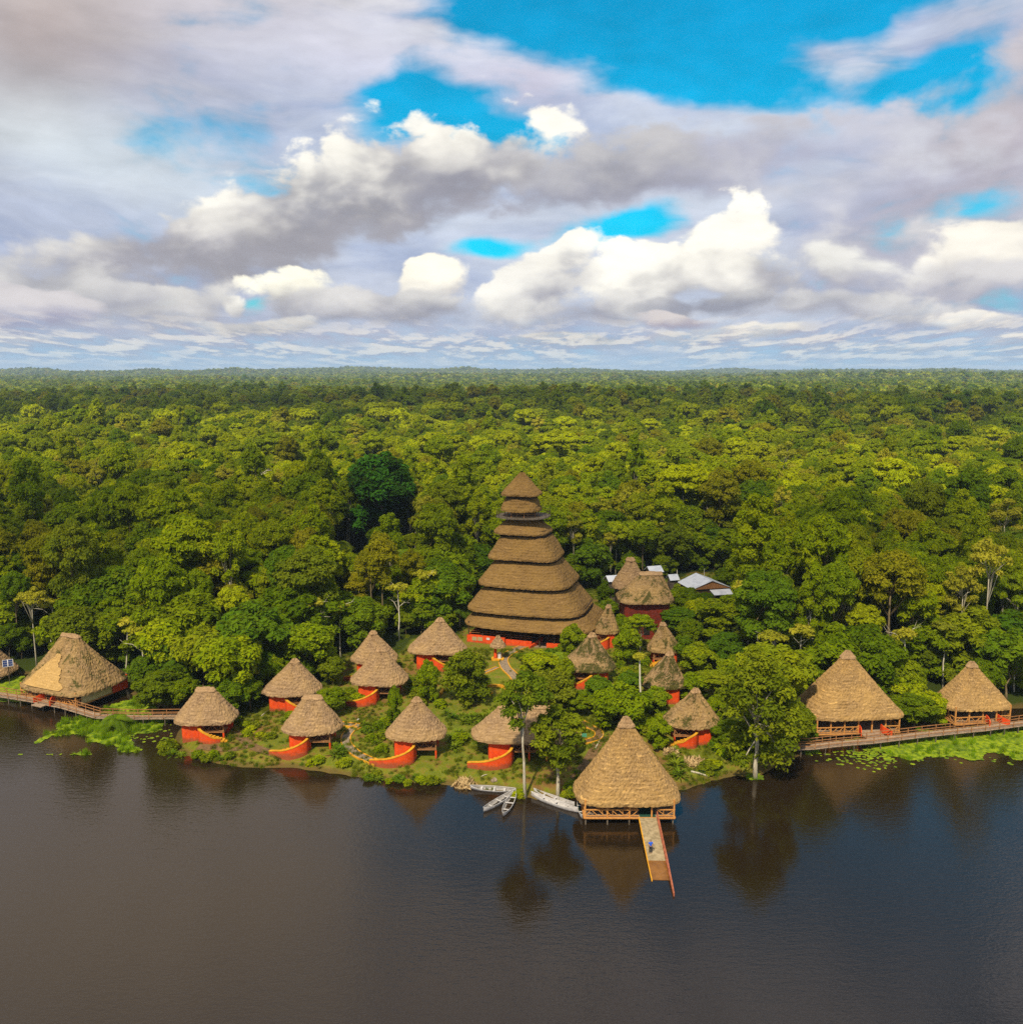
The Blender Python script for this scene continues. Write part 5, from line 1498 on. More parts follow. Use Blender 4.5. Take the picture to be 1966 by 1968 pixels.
for (x, y, r, nm) in ico:
    g = on_ground(x, y); bm = bmesh.new(); bmesh.ops.create_icosphere(bm, subdivisions=2, radius=r)
    for v in bm.verts: v.co *= 1 + .25 * math.sin(v.co.x * 9 + v.co.y * 7); v.co.z *= .7
    me = bpy.data.meshes.new('rock'); bm.to_mesh(me); bm.free(); me.materials.append(M_stone if r > .3 else M_white)
    o = link_mesh('rock', me); o.location = tuple(g); tag(o, ('brown rock on the bank in front of the double cabin' if r > .3 else 'white stone on the lawn above the yellow edged path'), 'rock')

# ------------------------------------------------------------------ trees and plants of the clearing
def scaled(name, cat, label, px, py, top, hw, k, Rk=None, Hk=None, group=None, seed=0, own=None, py_top_depth=0):
    """px, py foot in the photograph, top row, half width in pixels"""
    g = on_ground(px, py) if shore_dist([on_ground(px, py).x], [on_ground(px, py).y])[0] > 0 else Vector((*unp(px, py, 0), 0))
    _, zt = PX(px, top, g.y); H = max(.6, zt - g.z); R = hw * (g.y / .965) / FPX
    cm, tm, R0, H0 = own or (crowns[k], trunks[k], KINDS[k][4], KINDS[k][6])
    e_ = empty(name, tuple(g), random.Random(seed + int(px)).uniform(0, 6.28), label, cat, group)
    e_.scale = (R / R0, R / R0, H / H0)
    link_mesh('crown', cm, e_)
    if tm: link_mesh('trunk', tm, e_)
    FREE.append((g.x, g.y, R * .9))
    return e_
def custom(seed, R, z0, z1, lb, lv_, ls, fl, mat, shp, fill, lr, brk, tr, h0, nb=9, lean=0.0):
    c_, lob = crown('crown', seed, R, z0, z1, lb, lv_, ls, fl, mat, shp, fill, lr)
    return (c_, trunk_mesh('trunk', seed, lob, h0, tr, brk, nb, lean), R, z1)
L_shore = leaf_mat('leaves_shore_tree', (0.070, 0.100, 0.004), (0.145, 0.180, 0.006), (0.240, 0.260, 0.008), 0.35, 0.1)
L_emer = leaf_mat('leaves_deep_green', (0.010, 0.050, 0.006), (0.024, 0.110, 0.008), (0.050, 0.190, 0.012), 0.25, 0.0)
# the big airy tree at the right shore
scaled('shore_tree', 'tree', 'big airy olive green tree leaning over the water right of the rightmost cabin', 1452, 1496, 1256, 82, 0,
       own=custom(301, 6.2, 3.6, 17, 44, 9500, .34, .80, L_shore, 'dome', .55, .27, B_pale, .34, 7.5, 14))
# two trees standing in front of the double cabin
scaled('shore_tree', 'tree', 'left one of the two crooked trees between the canoes, before the double cabin', 1010, 1532, 1290, 52, 0,
       own=custom(302, 4.4, 11.2, 17.5, 17, 4200, .34, .60, L_shore, 'dome', .6, .33, B_pale, .26, 10, 12, 1.0))
scaled('shore_tree', 'tree', 'right one of the two crooked trees between the canoes, before the double cabin', 1072, 1532, 1362, 54, 0,
       own=custom(303, 4.2, 5.5, 12.5, 20, 5000, .34, .62, L_shore, 'dome', .6, .33, B_pale, .28, 6.5, 12, -.7))
scaled('garden_tree', 'tree', 'bushy round tree filling the slope between the path and the cabin left of the tower', 895, 1352, 1252, 44, 7,
       own=custom(304, 4.2, 1.2, 8.5, 30, 8500, .32, .75, L_shore, 'dome', .5, .32, B_brown, .16, 3))
scaled('garden_tree', 'tree', 'spreading tree in the middle of the clearing above the long double cabin', 1052, 1366, 1290, 54, 0,
       own=custom(305, 5.0, 1.8, 8.0, 30, 8500, .34, .6, L_shore, 'dome', .5, .33, B_pale, .2, 3.5))
scaled('garden_tree', 'tree', 'spreading tree between the lake pavilion and the darkest mossy cabin', 1190, 1400, 1316, 58, 0,
       own=custom(306, 5.2, 1.8, 8.2, 30, 8500, .34, .6, L_mid, 'dome', .5, .33, B_brown, .2, 3.5))
scaled('emergent_tree', 'tree', 'tall round dense dark green tree rising above the canopy left of the tower', 735, 1062, 866, 70, 2,
       own=custom(307, 8.5, 8, 24, 52, 15000, .55, .85, L_emer, 'dome', .4, .24, B_brown, .45, 13, 12))
BIG_Y = on_ground(735, 1062).y; print('BIG', BIG_Y)
MISC = [(7, 1322, 1192, 1130, 26, 'dark bushy tree hiding the left end of the metal roofed shed'), (8, 1303, 1182, 1122, 20, 'leafy tree between the wide thatched hall and the metal roofed shed'), (7, 1164, 1172, 1116, 16, 'dark bush tree left of the pointed thatched hall'), (7, 1352, 1200, 1140, 30, 'bushy tree covering the wall of the metal roofed shed'), (8, 1228, 1212, 1166, 22, 'green bush tree at the front wall of the wide thatched hall'),
    (8, 1338, 1212, 1150, 26, 'small tree just left below the metal roofed shed'), (7, 1372, 1222, 1152, 30, 'small dark tree in front of the metal roofed shed'), (7, 1272, 1218, 1166, 26, 'dark bushy tree hiding the wall of the wide thatched hall'),
      # kind, foot x, y, top, half width, label
    (2, 1402, 1255, 1148, 62, 'broad dense dark tree below the metal roofed shed'), (8, 1345, 1300, 1236, 34, 'green tree right of the two mossy cabins'),
    (0, 1372, 1345, 1290, 38, 'leafy tree behind the rightmost cabin of the clearing'), (8, 1330, 1345, 1292, 30, 'bush tree right of the darkest mossy cabin'),
    (5, 1230, 1265, 1180, 26, 'thin tree below the wide thatched hall'), (8, 1206, 1278, 1200, 24, 'slender leafy tree between the narrow mossy cabin and the farthest mossy cabin'),
    (8, 1262, 1376, 1320, 26, 'young tree left of the rightmost cabin'), (8, 1265, 1440, 1378, 22, 'thin young tree behind the right slope of the lake pavilion'),
    (8, 1100, 1268, 1200, 24, 'young tree before the right part of the tower front'), (8, 760, 1400, 1318, 14, 'slim young tree beside the cabin halfway up the slope'),
    (8, 825, 1352, 1268, 20, 'slim pale stemmed tree in front of the cabin left of the tower'), (7, 640, 1372, 1322, 34, 'dark bush tree left of the stair of the cabin halfway up the slope'),
    (7, 640, 1318, 1262, 26, 'round dark bush tree left of the half hidden cabin'), (8, 1425, 1465, 1400, 26, 'leafy sapling at the foot of the big shore tree'),
    (8, 1375, 1390, 1336, 18, 'thin sapling right of the rightmost cabin'), (7, 1112, 1372, 1330, 30, 'bush tree above the path behind the lake pavilion'),
    (8, 1038, 1300, 1252, 34, 'low tree right of the winding path below the tower'), (8, 1210, 1345, 1290, 24, 'young tree left of the darkest mossy cabin'),
    (7, 560, 1312, 1262, 30, 'dark bush tree behind the second row cabin'),
    (8, 1150, 1352, 1300, 26, 'leafy young tree below the mossy cabin right of the tower'), (7, 1400, 1440, 1386, 34, 'dark leafy bush tree between the rightmost cabin and the big shore tree'),
    (8, 1085, 1330, 1262, 18, 'thin tree in front of the stair of the mossy cabin right of the tower'), (7, 1310, 1275, 1222, 28, 'bush tree right of the farthest mossy cabin'),
    (0, 1300, 1232, 1168, 36, 'leafy tree right of the wide thatched hall'), (8, 1195, 1235, 1180, 20, 'sapling at the right end of the tower'),
    (8, 1240, 1218, 1172, 30, 'bush in front of the wide thatched hall, left one'), (7, 1262, 1222, 1180, 22, 'bush in front of the wide thatched hall, right one'), (8, 1168, 1200, 1150, 20, 'small tree between the tower and the pointed thatched hall'),
    (7, 1755, 1397, 1335, 44, 'bushy tree between the two right hand pavilions, left one'), (8, 1790, 1392, 1330, 30, 'bushy tree between the two right hand pavilions, right one'),
    (7, 1520, 1430, 1360, 40, 'dark bush tree left of the large right hand pavilion'), (8, 1490, 1440, 1400, 22, 'light green bush at the start of the right boardwalk'),
    (7, 308, 1370, 1290, 44, 'dark bush tree right of the left pavilion'), (7, 345, 1350, 1270, 36, 'dark bush tree behind the leftmost cabin')]
for (k, x, y, tp, hw, lab) in MISC:
    scaled('garden_tree', 'tree', lab, x, y, tp, hw, k)
# slender pale trunks
def pole_tree(px, py, tpx, tpy, r, label, tuft=None, branches=0, seed=0, Yplus=0.0):
    g = on_ground(px, py); x1, z1 = PX(tpx, tpy, g.y)
    t = empty('slender_tree', tuple(g), 0, label, 'tree'); rg = random.Random(seed)
    m = MB(); top = Vector((x1 - g.x, 0, z1 - g.z)); pts = [Vector((0, 0, -1))] + [top * (k / 5) + Vector((rg.uniform(-.12, .12), rg.uniform(-.12, .12), 0)) for k in range(1, 5)] + [top]
    m.tube(pts, [r * 1.3, r, r * .95, r * .85, r * .75, r * .5], 7)
    for b_ in range(branches):
        s0 = top * rg.uniform(.55, .95); a = rg.uniform(0, 6.28); L = rg.uniform(2.0, 4.2)
        e_ = s0 + Vector((math.cos(a) * L, math.sin(a) * L * .6, rg.uniform(.8, 2.4))); md_ = s0.lerp(e_, .5) + Vector((0, 0, .6))
        m.tube([s0, md_, e_], [r * .5, r * .38, r * .14], 5)
        for q in range(2):
            f = md_.lerp(e_, rg.random()); m.tube([f, f + Vector((rg.uniform(-1.2, 1.2), rg.uniform(-1, 1), rg.uniform(.3, 1.4)))], [r * .22, r * .08], 4)
    m.build('trunk', B_white, t, smooth=True)
    if tuft:
        c_, _ = crown('crown', seed + 900, tuft, z1 - g.z - tuft * .6, z1 - g.z + tuft * .5, 9, 900, .36, .55, L_pale, 'flat', .6, .42)
        o = link_mesh('crown', c_, t); o.location = (x1 - g.x, 0, 0)
    return t
B_white = bark('white_bark', (0.44, 0.38, 0.26), (0.68, 0.61, 0.47))
pole_tree(1231, 1380, 1229, 1262, .17, 'straight pale thin trunk left of the darkest mossy cabin', .8, 0, 1)
pole_tree(1437, 1275, 1436, 1130, .16, 'very tall bare pale trunk behind the big shore tree', 2.6, 2, 2)
pole_tree(1622, 1300, 1640, 1190, .20, 'white trunk with a long curved limb behind the large right hand pavilion', 2.4, 5, 3)
pole_tree(1676, 1262, 1702, 1130, .24, 'leaning pale trunk right of the large right hand pavilion roof', 2.4, 3, 4)
pole_tree(1778, 1282, 1790, 1180, .18, 'pale forked trunk in the wood between the right hand pavilions', 2.6, 4, 5)
pole_tree(1922, 1272, 1926, 1200, .18, 'forked pale tree behind the small pavilion', 3.0, 6, 6)
pole_tree(512, 1000, 502, 905, .30, 'dead white branching tree above the canopy at the left', None, 9, 7)
pole_tree(352, 1330, 325, 1246, .12, 'thin white trunk leaning left at the forest edge above the leftmost cabin', None, 0, 8)
pole_tree(48, 1240, 49, 1132, .17, 'straight white trunk at the forest edge above the left pavilion, tallest of three', 2.2, 2, 9)
pole_tree(30, 1240, 28, 1152, .12, 'white trunk at the forest edge, leftmost of three above the left pavilion', None, 1, 10)
pole_tree(66, 1236, 65, 1140, .14, 'white trunk at the forest edge, rightmost of three above the left pavilion', 2.0, 2, 11)
pole_tree(690, 1190, 692, 1100, .2, 'pale trunk with a light grey green crown left of the tower', 3.6, 6, 12)
pole_tree(815, 1215, 818, 1105, .16, 'pair of thin stems with a sparse crown just left of the tower', 2.4, 4, 13)
pole_tree(615, 1240, 616, 1128, .16, 'pale thin trunk with a flat sparse crown behind the half hidden cabin', 3.2, 5, 14)
pole_tree(1300, 1160, 1301, 1095, .12, 'short pale pole like trunk left of the metal roofed shed', None, 0, 15)
pole_tree(485, 1345, 487, 1290, .10, 'small white stem on the lawn left of the second row cabin', 1.4, 0, 16)
pole_tree(400, 1330, 440, 1236, .12, 'white leaning stem with feathery top behind the leftmost cabin', 2.2, 4, 17)

for _i, (_x, _y, _tx, _ty, _tuft, _nb, _lab) in enumerate((
        (98, 1258, 100, 1160, 2.0, 2, 'pale thin trunk right above the ridge of the left pavilion'), (242, 1300, 246, 1196, 1.8, 2, 'slim white trunk just right of the left pavilion roof'),
        (278, 1312, 270, 1210, 2.2, 3, 'slim forked white trunk above the boardwalk left of the clearing'), (455, 1322, 458, 1215, 2.0, 2, 'white trunk with a small crown left of the second row cabin'),
        (540, 1290, 536, 1190, 2.4, 3, 'pale trunk with thin crown behind the second row cabin'), (596, 1275, 600, 1160, 2.2, 3, 'tall white trunk above the gap between the second row cabin and the half hidden cabin'),
        (655, 1262, 652, 1166, 1.8, 2, 'short white trunk directly left of the half hidden cabin roof'), (768, 1232, 764, 1130, 2.0, 3, 'white trunk between the half hidden cabin and the cabin left of the tower'),
        (1488, 1345, 1484, 1225, 2.2, 3, 'pale trunk at the forest edge right of the big shore tree'), (1535, 1330, 1540, 1210, 2.0, 2, 'straight pale trunk left of the large right hand pavilion roof'),
        (1742, 1330, 1738, 1220, 2.0, 3, 'white trunk right beside the slope of the large right hand pavilion roof'), (1812, 1322, 1818, 1205, 2.2, 3, 'white trunk left beside the small pavilion roof'),
        (1950, 1330, 1948, 1225, 2.0, 2, 'white trunk at the right edge of the picture behind the small pavilion'))):
    pole_tree(_x, _y, _tx, _ty, .13, ' '.join(_lab.split()[:16]), _tuft, _nb, 60 + _i)
    _g = on_ground(_x, _y); FREE.append((_g.x, _g.y - 1.5, 3.2))

# palms and spiky garden plants
def palm_at(px, py, h, fl, seed, label, n=15, trunk=True):
    g = on_ground(px, py)
    if shore_dist([g.x], [g.y])[0] < 0: g = Vector((*unp(px, py, 0), 0))
    tm, fm = palm_meshes(seed, h, n, fl, .12)
    t = empty('palm_plant' if h < 1.5 else 'palm_tree', tuple(g), random.Random(seed).uniform(0, 6), label, 'palm')
    link_mesh('fronds', fm, t)
    if trunk: link_mesh('trunk', tm, t)
    FREE.append((g.x, g.y, 1.5))
palm_at(226, 1404, 1.6, 3.4, 401, 'small feathery palm on the floating meadow before the left boardwalk')
palm_at(1076, 1272, .8, 3.2, 402, 'broad palm plant before the entrance side of the tower')
palm_at(884, 1210, 4.5, 3.4, 403, 'feathery palm touching the left edge of the tower')
palm_at(350, 1340, 6.5, 4.2, 404, 'tall feathery palm at the forest edge above the leftmost cabin')
palm_at(1215, 1250, 5.0, 3.4, 405, 'palm between the narrow mossy cabin and the farthest mossy cabin')
palm_at(1870, 1262, 7, 4.0, 406, 'feather palm in the wood above the small pavilion')
palm_at(385, 1375, 1.2, 2.6, 407, 'low palm behind the leftmost cabin')
AG = []
for s in range(3):
    rg = np.random.default_rng(500 + s); V, Q, T = [], [], []; n = 0
    for k in range(46):
        a = rg.uniform(0, 6.28); up = rg.uniform(.25, 1.35); L = rg.uniform(.8, 1.35); d = np.array((math.cos(a) * math.cos(up), math.sin(a) * math.cos(up), math.sin(up))); sd_ = np.array((-math.sin(a), math.cos(a), 0)) * .085
        p1 = d * L * .55 + (0, 0, .05); p2 = d * L + np.array((math.cos(a) * .2, math.sin(a) * .2, -.18 * L)); t0 = rg.uniform(0, 1)
        V += [(0, 0, 0), tuple(p1 - sd_), tuple(p2), tuple(p1 + sd_)]; Q.append((n, n + 1, n + 2, n + 3)); T.append(t0); n += 4
    AG.append(mesh_np('spiky_leaves', np.array(V), np.array(Q), L_palm, T))
sh_small = [crown('shrub', 600 + s, 1.0, .1, 1.25, 13, 900, .26, .8, m_, 'dome', .4, .42)[0] for s, m_ in enumerate((L_mid, L_shore, L_dark, L_yel))]
rg = random.Random(77)
def plant(px, py, r, kind, label, group=None, squash=1.0):
    g = on_ground(px, py)
    spiky = kind >= 4
    me = AG[kind - 4] if spiky else sh_small[kind]
    o = link_mesh('spiky_plant' if spiky else 'shrub', me); o.location = tuple(g); o.scale = (r, r, r * squash); o.rotation_euler = (0, 0, rg.uniform(0, 6))
    tag(o, label, 'plant' if spiky else 'shrub', group); return o
ROWS = [  # hedges and beds: list of points, radius, kinds, label
    ([(858, 1376), (872, 1382), (886, 1378), (900, 1384), (914, 1380), (930, 1384), (944, 1382), (888, 1392), (906, 1394), (922, 1393)], 1.5, (4, 5, 6), 'spiky leaved plant in the bed above the double cabin'),
    ([(880, 1410), (868, 1422), (886, 1430), (872, 1438)], 1.5, (4, 5, 0), 'spiky leaved plant right of the cabin at the water edge'),
    ([(640, 1440), (652, 1446), (646, 1452), (660, 1452)], 1.6, (4, 5, 6), 'spiky plant beside the flat ridged cabin near the path'),
    ([(1292, 1462), (1300, 1478), (1306, 1492), (1312, 1470), (1298, 1448)], 1.6, (4, 5, 6), 'dark spiky plant against the right side of the lake pavilion'),
    ([(300, 1452), (316, 1454), (332, 1456), (346, 1458), (322, 1446)], 1.4, (4, 1, 5), 'reedy plant at the left tip of the bank'),
    ([(395, 1462), (410, 1456), (425, 1462), (440, 1460), (378, 1456)], 1.0, (1, 0, 4), 'low plant on the bank before the leftmost cabin'),
    ([(712, 1500), (730, 1502), (748, 1504), (768, 1502), (800, 1500), (812, 1506), (830, 1506), (850, 1504), (784, 1508), (722, 1492)], .9, (1, 4, 0), 'weed along the water below the cabin at the water edge'),
    ([(740, 1394), (728, 1404), (736, 1418), (724, 1432), (732, 1444), (716, 1424), (706, 1410), (700, 1398)], 1.15, (0, 2, 1, 4), 'garden shrub inside the bend of the yellow edged path'),
    ([(470, 1398), (482, 1405), (492, 1396), (476, 1416), (500, 1414), (520, 1420), (460, 1384)], .9, (0, 3, 1), 'shrub between the leftmost cabin and the flat ridged cabin near the path'),
    ([(690, 1352), (664, 1346), (654, 1358), (644, 1348), (636, 1362), (672, 1336)], 1.5, (0, 1, 2), 'shrub left of the cabin halfway up the slope'),
    ([(798, 1330), (806, 1340), (820, 1334), (832, 1346), (842, 1358), (812, 1356), (796, 1318), (786, 1308)], 1.4, (0, 1, 2, 4), 'shrub below the cabin left of the tower'),
    ([(1000, 1268), (1014, 1272), (1028, 1268), (1042, 1274), (1056, 1280), (1022, 1282), (1040, 1288), (1060, 1262), (1076, 1256), (1090, 1252)], 1.3, (0, 1, 3, 2), 'clipped shrub right of the winding path below the tower'),
    ([(1130, 1345), (1146, 1342), (1162, 1346), (1178, 1340), (1192, 1344), (1206, 1352), (1160, 1330), (1140, 1330)], 1.5, (0, 1, 2), 'shrub below the mossy cabin right of the tower'),
    ([(1100, 1400), (1112, 1408), (1092, 1412), (1104, 1386), (1084, 1396), (1074, 1388)], 1.3, (0, 2, 1), 'shrub along the path behind the lake pavilion'),
    ([(1232, 1402), (1244, 1410), (1256, 1402), (1250, 1420), (1262, 1428), (1240, 1390), (1228, 1380), (1216, 1388)], 1.3, (0, 1, 2, 4), 'shrub behind the right slope of the lake pavilion'),
    ([(1362, 1482), (1368, 1478), (1374, 1484)], 1.3, (2, 0, 4), 'round bush on the bank right of the lake pavilion'),
    ([(1392, 1448), (1404, 1456), (1414, 1444), (1424, 1458), (1380, 1440), (1436, 1450), (1444, 1462)], 1.6, (0, 2, 4, 1), 'shrub between the rightmost cabin and the big shore tree'),
    ([(1210, 1262), (1222, 1270), (1234, 1278), (1216, 1288), (1204, 1296), (1226, 1300), (1196, 1284), (1200, 1306), (1214, 1316), (1192, 1320)], 1.5, (0, 1, 2, 5), 'tall shrub between the mossy cabins'),
    ([(560, 1378), (580, 1384), (545, 1392), (600, 1376), (616, 1366), (626, 1380)], 1.0, (0, 1, 4), 'low shrub in front of the second row cabin'),
    ([(868, 1300), (876, 1290), (888, 1284), (872, 1312), (898, 1290), (912, 1282)], 1.5, (0, 1), 'shrub left of the terrace below the tower'),
    ([(1270, 1385), (1262, 1396), (1272, 1408)], 1.2, (0, 4), 'shrub left of the rightmost cabin'),
    ([(655, 1472), (664, 1470), (600, 1470), (612, 1466)], .9, (3, 0), 'bright round shrub on the bank by the flat ridged cabin stair'),
    ([(1020, 1420), (1000, 1410)], 1.0, (0, 1), 'small shrub beside the double cabin'),
    ([(994, 1533), (1000, 1530), (1004, 1534)], .8, (3, 0), 'bright green clump at the water between the canoes and the crooked tree'),
    ([(1085, 1532), (1100, 1530), (1112, 1526), (1096, 1520), (1118, 1500), (1110, 1488)], 1.0, (0, 1, 4), 'plant on the bank left of the lake pavilion')]
for pts, r, kinds, lab in ROWS:
    for i, (x, y) in enumerate(pts):
        plant(x + rg.uniform(-3, 3), y + rg.uniform(-2, 2), r * rg.uniform(.6, 1.05), kinds[i % len(kinds)], lab, lab, rg.uniform(.8, 1.15))

# ------------------------------------------------------------------ grass tufts and weeds (nobody could count them)
GR = bpy.data.collections.new('grass_sources')
def tuft(seed, n, h, w, mat):
    rg = np.random.default_rng(seed); V, Q, T = [], [], []
    for k in range(n):
        a = rg.uniform(0, 6.28); r = rg.uniform(0, w); x, y = r * math.cos(a), r * math.sin(a); L = h * rg.uniform(.5, 1.2); b_ = rg.uniform(0, 6.28); s = rg.uniform(.1, .45) * L
        dx, dy = math.cos(b_) * s, math.sin(b_) * s; ww = .035
        V += [(x - ww, y, 0), (x + ww, y, 0), (x + dx + ww * .3, y + dy, L), (x + dx - ww * .3, y + dy, L)]; Q.append((4 * k, 4 * k + 1, 4 * k + 2, 4 * k + 3)); T.append(rg.uniform(0, 1))
    return mesh_np('tuft', np.array(V), np.array(Q), mat, T)
L_grass = leaf_mat('grass_blades', (0.075, 0.105, 0.006), (0.150, 0.180, 0.008), (0.260, 0.250, 0.030))
L_marsh = leaf_mat('marsh_grass', (0.13, 0.24, 0.005), (0.22, 0.36, 0.006), (0.32, 0.44, 0.010), rnd=.3)
for i, me_ in enumerate((tuft(1, 60, .38, .5, L_grass), tuft(2, 50, .55, .45, L_grass), tuft(3, 60, .8, .6, L_marsh), sh_small[0], sh_small[1])):
    GR.objects.link(bpy.data.objects.new('gsrc_%d' % i, me_))
cx0, cx1, cy0, cy1 = CLEAR[:, 0].min(), CLEAR[:, 0].max(), CLEAR[:, 1].min(), CLEAR[:, 1].max()
r_ = np.random.default_rng(5); n = 30000
X = r_.uniform(cx0, cx1, n); Y = r_.uniform(cy0, cy1, n)
sd_, cd_ = shore_dist(X, Y), sd_poly(X, Y, CLEAR)
dens = vnoise(X, Y, 7, 55, 3)
keep = (sd_ > .3) & (cd_ > -2) & (dens + r_.uniform(-.25, .25, n) > .50)
for hx, hy, ha, hb in HUTS: keep &= ~((np.abs(X - hx) < ha * .74) & (np.abs(Y - hy) < hb * .74))
keep &= ~((np.abs(X - TOWER[0]) < 12.5) & (np.abs(Y - TOWER[1]) < 10.5))
X, Y = X[keep], Y[keep]; u = r_.uniform(size=X.shape)
K = np.where(u < .6, 0, 1)
instancer('grass', np.stack([X, Y], 1), ground_h(X, Y) - .02, r_.uniform(.5, 1.15, X.shape), K, GR, 'rough grass and weeds of the clearing', 3)

# ------------------------------------------------------------------ floating meadows and lily pads
m_float, nt, out = new_mat('floating_weed')
oc = TC('Object'); n1 = NOISE(oc, 1.1, 5, .65); n2 = NOISE(oc, .3, 3, .5)
fc = MIX(SS(n1, .35, .65), (0.075, 0.13, 0.005), (0.25, 0.31, 0.006)); fc = MIX(SS(n2, .5, .7) * .6, fc, (0.05, 0.09, 0.006))
principled(nt, out, fc, .9, n1, .5, .05, spec=.15)
def meadow(px_poly, label, thr, seed, cell=.32):
    P = np.array([unp(x, y, 0) for x, y in px_poly]); x0, y0 = P.min(0); x1, y1 = P.max(0)
    xs, ys = np.meshgrid(np.arange(x0, x1, cell), np.arange(y0, y1, cell))
    ins = sd_poly(xs, ys, P); v = vnoise(xs, ys, 6.5, seed, 4) + np.clip(ins, -3, 3) * .07
    msk = (v > thr) & (shore_dist(xs, ys) < .6)
    V, Q = [], []; idx = {}
    rg = random.Random(seed)
    def vi(i, j):
        if (i, j) not in idx:
            idx[(i, j)] = len(V); V.append((x0 + i * cell + rg.uniform(-.15, .15), y0 + j * cell + rg.uniform(-.15, .15), .03 + rg.uniform(0, .06)))
        return idx[(i, j)]
    for j in range(msk.shape[0] - 1):
        for i in range(msk.shape[1] - 1):
            if msk[j, i]: Q.append((vi(i, j), vi(i + 1, j), vi(i + 1, j + 1), vi(i, j + 1)))
    if not Q: return None
    me = bpy.data.meshes.new('floating_weed'); me.from_pydata(V, [], Q); me.materials.append(m_float)
    o = link_mesh('floating_weed', me); tag(o, label, None, None, 'stuff')
    jj, ii_ = np.nonzero(msk); return np.stack([x0 + ii_ * cell, y0 + jj * cell], 1)
G1 = meadow([(115, 1390), (165, 1378), (205, 1385), (260, 1395), (275, 1430), (270, 1450), (225, 1452), (190, 1445), (185, 1425), (120, 1412)], 'bright floating weed meadow in front of the left boardwalk', .49, 3)
G2 = meadow([(195, 1350), (290, 1335), (320, 1355), (300, 1410), (250, 1400), (190, 1375)], 'patches of floating weed right of the left pavilion', .56, 4)
G3 = meadow([(-60, 1300), (60, 1308), (60, 1350), (-60, 1345)], 'floating weed left of the left pavilion', .40, 5)
G4 = meadow([(1640, 1418), (1966, 1385), (2100, 1385), (2100, 1455), (1966, 1462), (1860, 1458), (1760, 1452), (1690, 1440)], 'bright floating weed meadow under the right boardwalk', .585, 6)
G5 = meadow([(1440, 1500), (1480, 1470), (1530, 1450), (1590, 1436), (1600, 1420), (1540, 1425), (1480, 1445)], 'light green water weed at the bank left of the large right hand pavilion', .44, 8)
pts, ks, ss = [], [], []
for G, c, s in ((G1, .14, .9), (G4, .05, .7), (G2, .10, .8), (G5, .2, .7)):
    if G is None: continue
    q = G[r_.uniform(size=len(G)) < c]; pts.append(q); ss.append(r_.uniform(.6, 1.25, len(q)) * s); ks.append(np.full(len(q), 2))
Pm = np.concatenate(pts); instancer('marsh_grass', Pm, np.full(len(Pm), .03), np.concatenate(ss), np.concatenate(ks), GR, 'bright marsh grass standing on the floating meadows', 9)
m = MB(); rg2 = random.Random(12)
for k in range(430):
    px, py = rg2.gauss(1672, 38), rg2.gauss(1449, 13)
    if k % 3 == 0: px, py = rg2.uniform(1560, 1966), rg2.uniform(1415, 1470)
    if k % 7 == 0: px, py = rg2.uniform(225, 330), rg2.uniform(1385, 1430)
    x, y = unp(px, py, 0)
    if shore_dist([x], [y])[0] > -.3: continue
    r = rg2.uniform(.12, .34); z = .012 + k * .00003
    m.add([(x + r * math.cos(a) * rg2.uniform(.8, 1.2), y + r * math.sin(a), z + rg2.uniform(0, .01)) for a in (2 * math.pi * q / 8 for q in range(8))], [tuple(range(8))])
o = m.build('lily_pads', m_float); tag(o, 'scattered lily pads on the dark water before the right boardwalk', None, None, 'stuff')

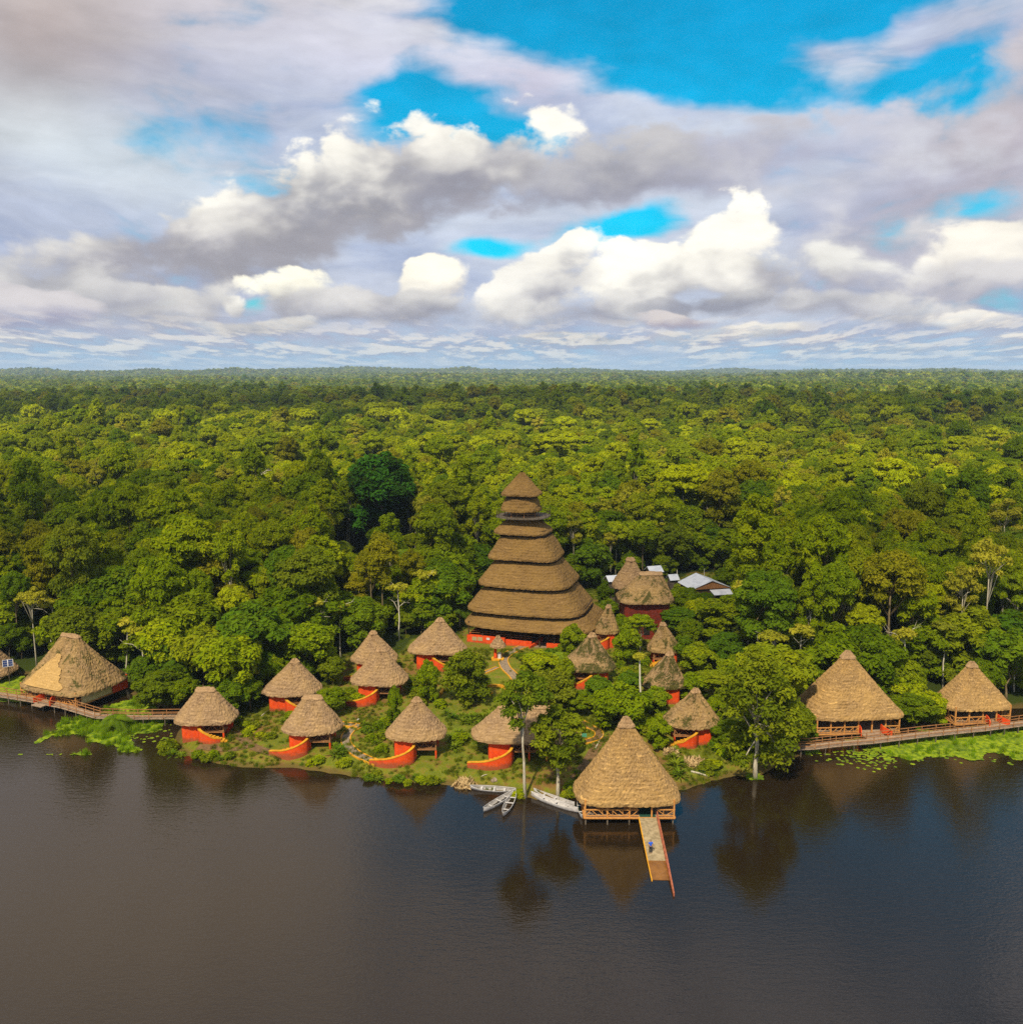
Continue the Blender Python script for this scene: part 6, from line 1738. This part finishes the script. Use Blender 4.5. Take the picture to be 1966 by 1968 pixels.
# ------------------------------------------------------------------ clouds whose shade lies on the forest
m_cl, nt, out = new_mat('cloud_vapour')
d = nt.nodes.new('ShaderNodeBsdfDiffuse'); d.inputs[0].default_value = (.8, .8, .82, 1)
tr = nt.nodes.new('ShaderNodeBsdfTransparent'); mx = nt.nodes.new('ShaderNodeMixShader'); mx.inputs[0].default_value = .70
nt.links.new(d.outputs[0], mx.inputs[1]); nt.links.new(tr.outputs[0], mx.inputs[2]); nt.links.new(mx.outputs[0], out.inputs[0])
def shade_cloud(gx_, gy_, rx, ry, alt, seed, label):
    c = Vector((gx_, gy_, 20)) + sv * ((alt - 20) / sv.z)
    bm = bmesh.new(); bmesh.ops.create_icosphere(bm, subdivisions=5, radius=1.0)
    X = np.array([v.co.x for v in bm.verts]); Y = np.array([v.co.y for v in bm.verts])
    f = .72 + .62 * vnoise(X * rx + 5000 + seed * 77, Y * ry + 5000, 130, seed, 4)
    for v, k in zip(bm.verts, f): v.co = Vector((v.co.x * rx * k, v.co.y * ry * k, v.co.z * 38 * k))
    me = bpy.data.meshes.new('cloud'); bm.to_mesh(me); bm.free(); me.materials.append(m_cl)
    me.polygons.foreach_set('use_smooth', np.ones(len(me.polygons), dtype=bool))
    o = link_mesh('cloud', me); o.location = c; tag(o, label, None, None, 'structure')
shade_cloud(260, 800, 640, 230, 900, 1, 'cumulus cloud over the right part of the forest')
shade_cloud(-420, 1050, 480, 330, 900, 2, 'cumulus cloud over the left part of the forest')
shade_cloud(-150, 228, 150, 55, 900, 3, 'small cumulus cloud over the left forest edge')
shade_cloud(75, 196, 70, 34, 900, 5, 'small cumulus cloud over the wood right of the tower')

# ------------------------------------------------------------------ hazy air
hm = bpy.data.materials.new('haze_air'); hm.use_nodes = True; nt = hm.node_tree
for n_ in list(nt.nodes): nt.nodes.remove(n_)
vo = nt.nodes.new('ShaderNodeVolumePrincipled'); vo.inputs['Color'].default_value = (.62, .80, 1.0, 1); vo.inputs['Density'].default_value = HAZE = 7e-5
vo.inputs['Anisotropy'].default_value = 0.0
oo = nt.nodes.new('ShaderNodeOutputMaterial'); nt.links.new(vo.outputs[0], oo.inputs['Volume'])
m = MB(); m.box(-16500, 16500, -3200, 17500, -40, 165)
o = m.build('haze', hm); tag(o, 'thin bluish haze in the air over the whole forest', None, None, 'stuff')
place_forest()

# things that share a description are told apart by their order from the left
def ordinals():
    import collections
    by = collections.defaultdict(list)
    for o in scene.objects:
        if o.parent is None and o.get('label') and not o.get('kind'): by[o['label']].append(o)
    W = ['first', 'second', 'third', 'fourth', 'fifth', 'sixth', 'seventh', 'eighth', 'ninth', 'tenth', 'eleventh', 'twelfth']
    for lab, os_ in by.items():
        if len(os_) < 2: continue
        os_.sort(key=lambda o: o.location.x / o.location.y)
        n = len(os_)
        for i, o in enumerate(os_):
            w = ('left one' if i == 0 else 'right one') if n == 2 else ('leftmost' if i == 0 else 'rightmost' if i == n - 1 else (W[i] if i < 12 else str(i + 1) + 'th') + ' from left')
            o['label'] = ' '.join(lab.split()[:16 - len(w.split())]) + ', ' + w
            o['group'] = lab
ordinals()
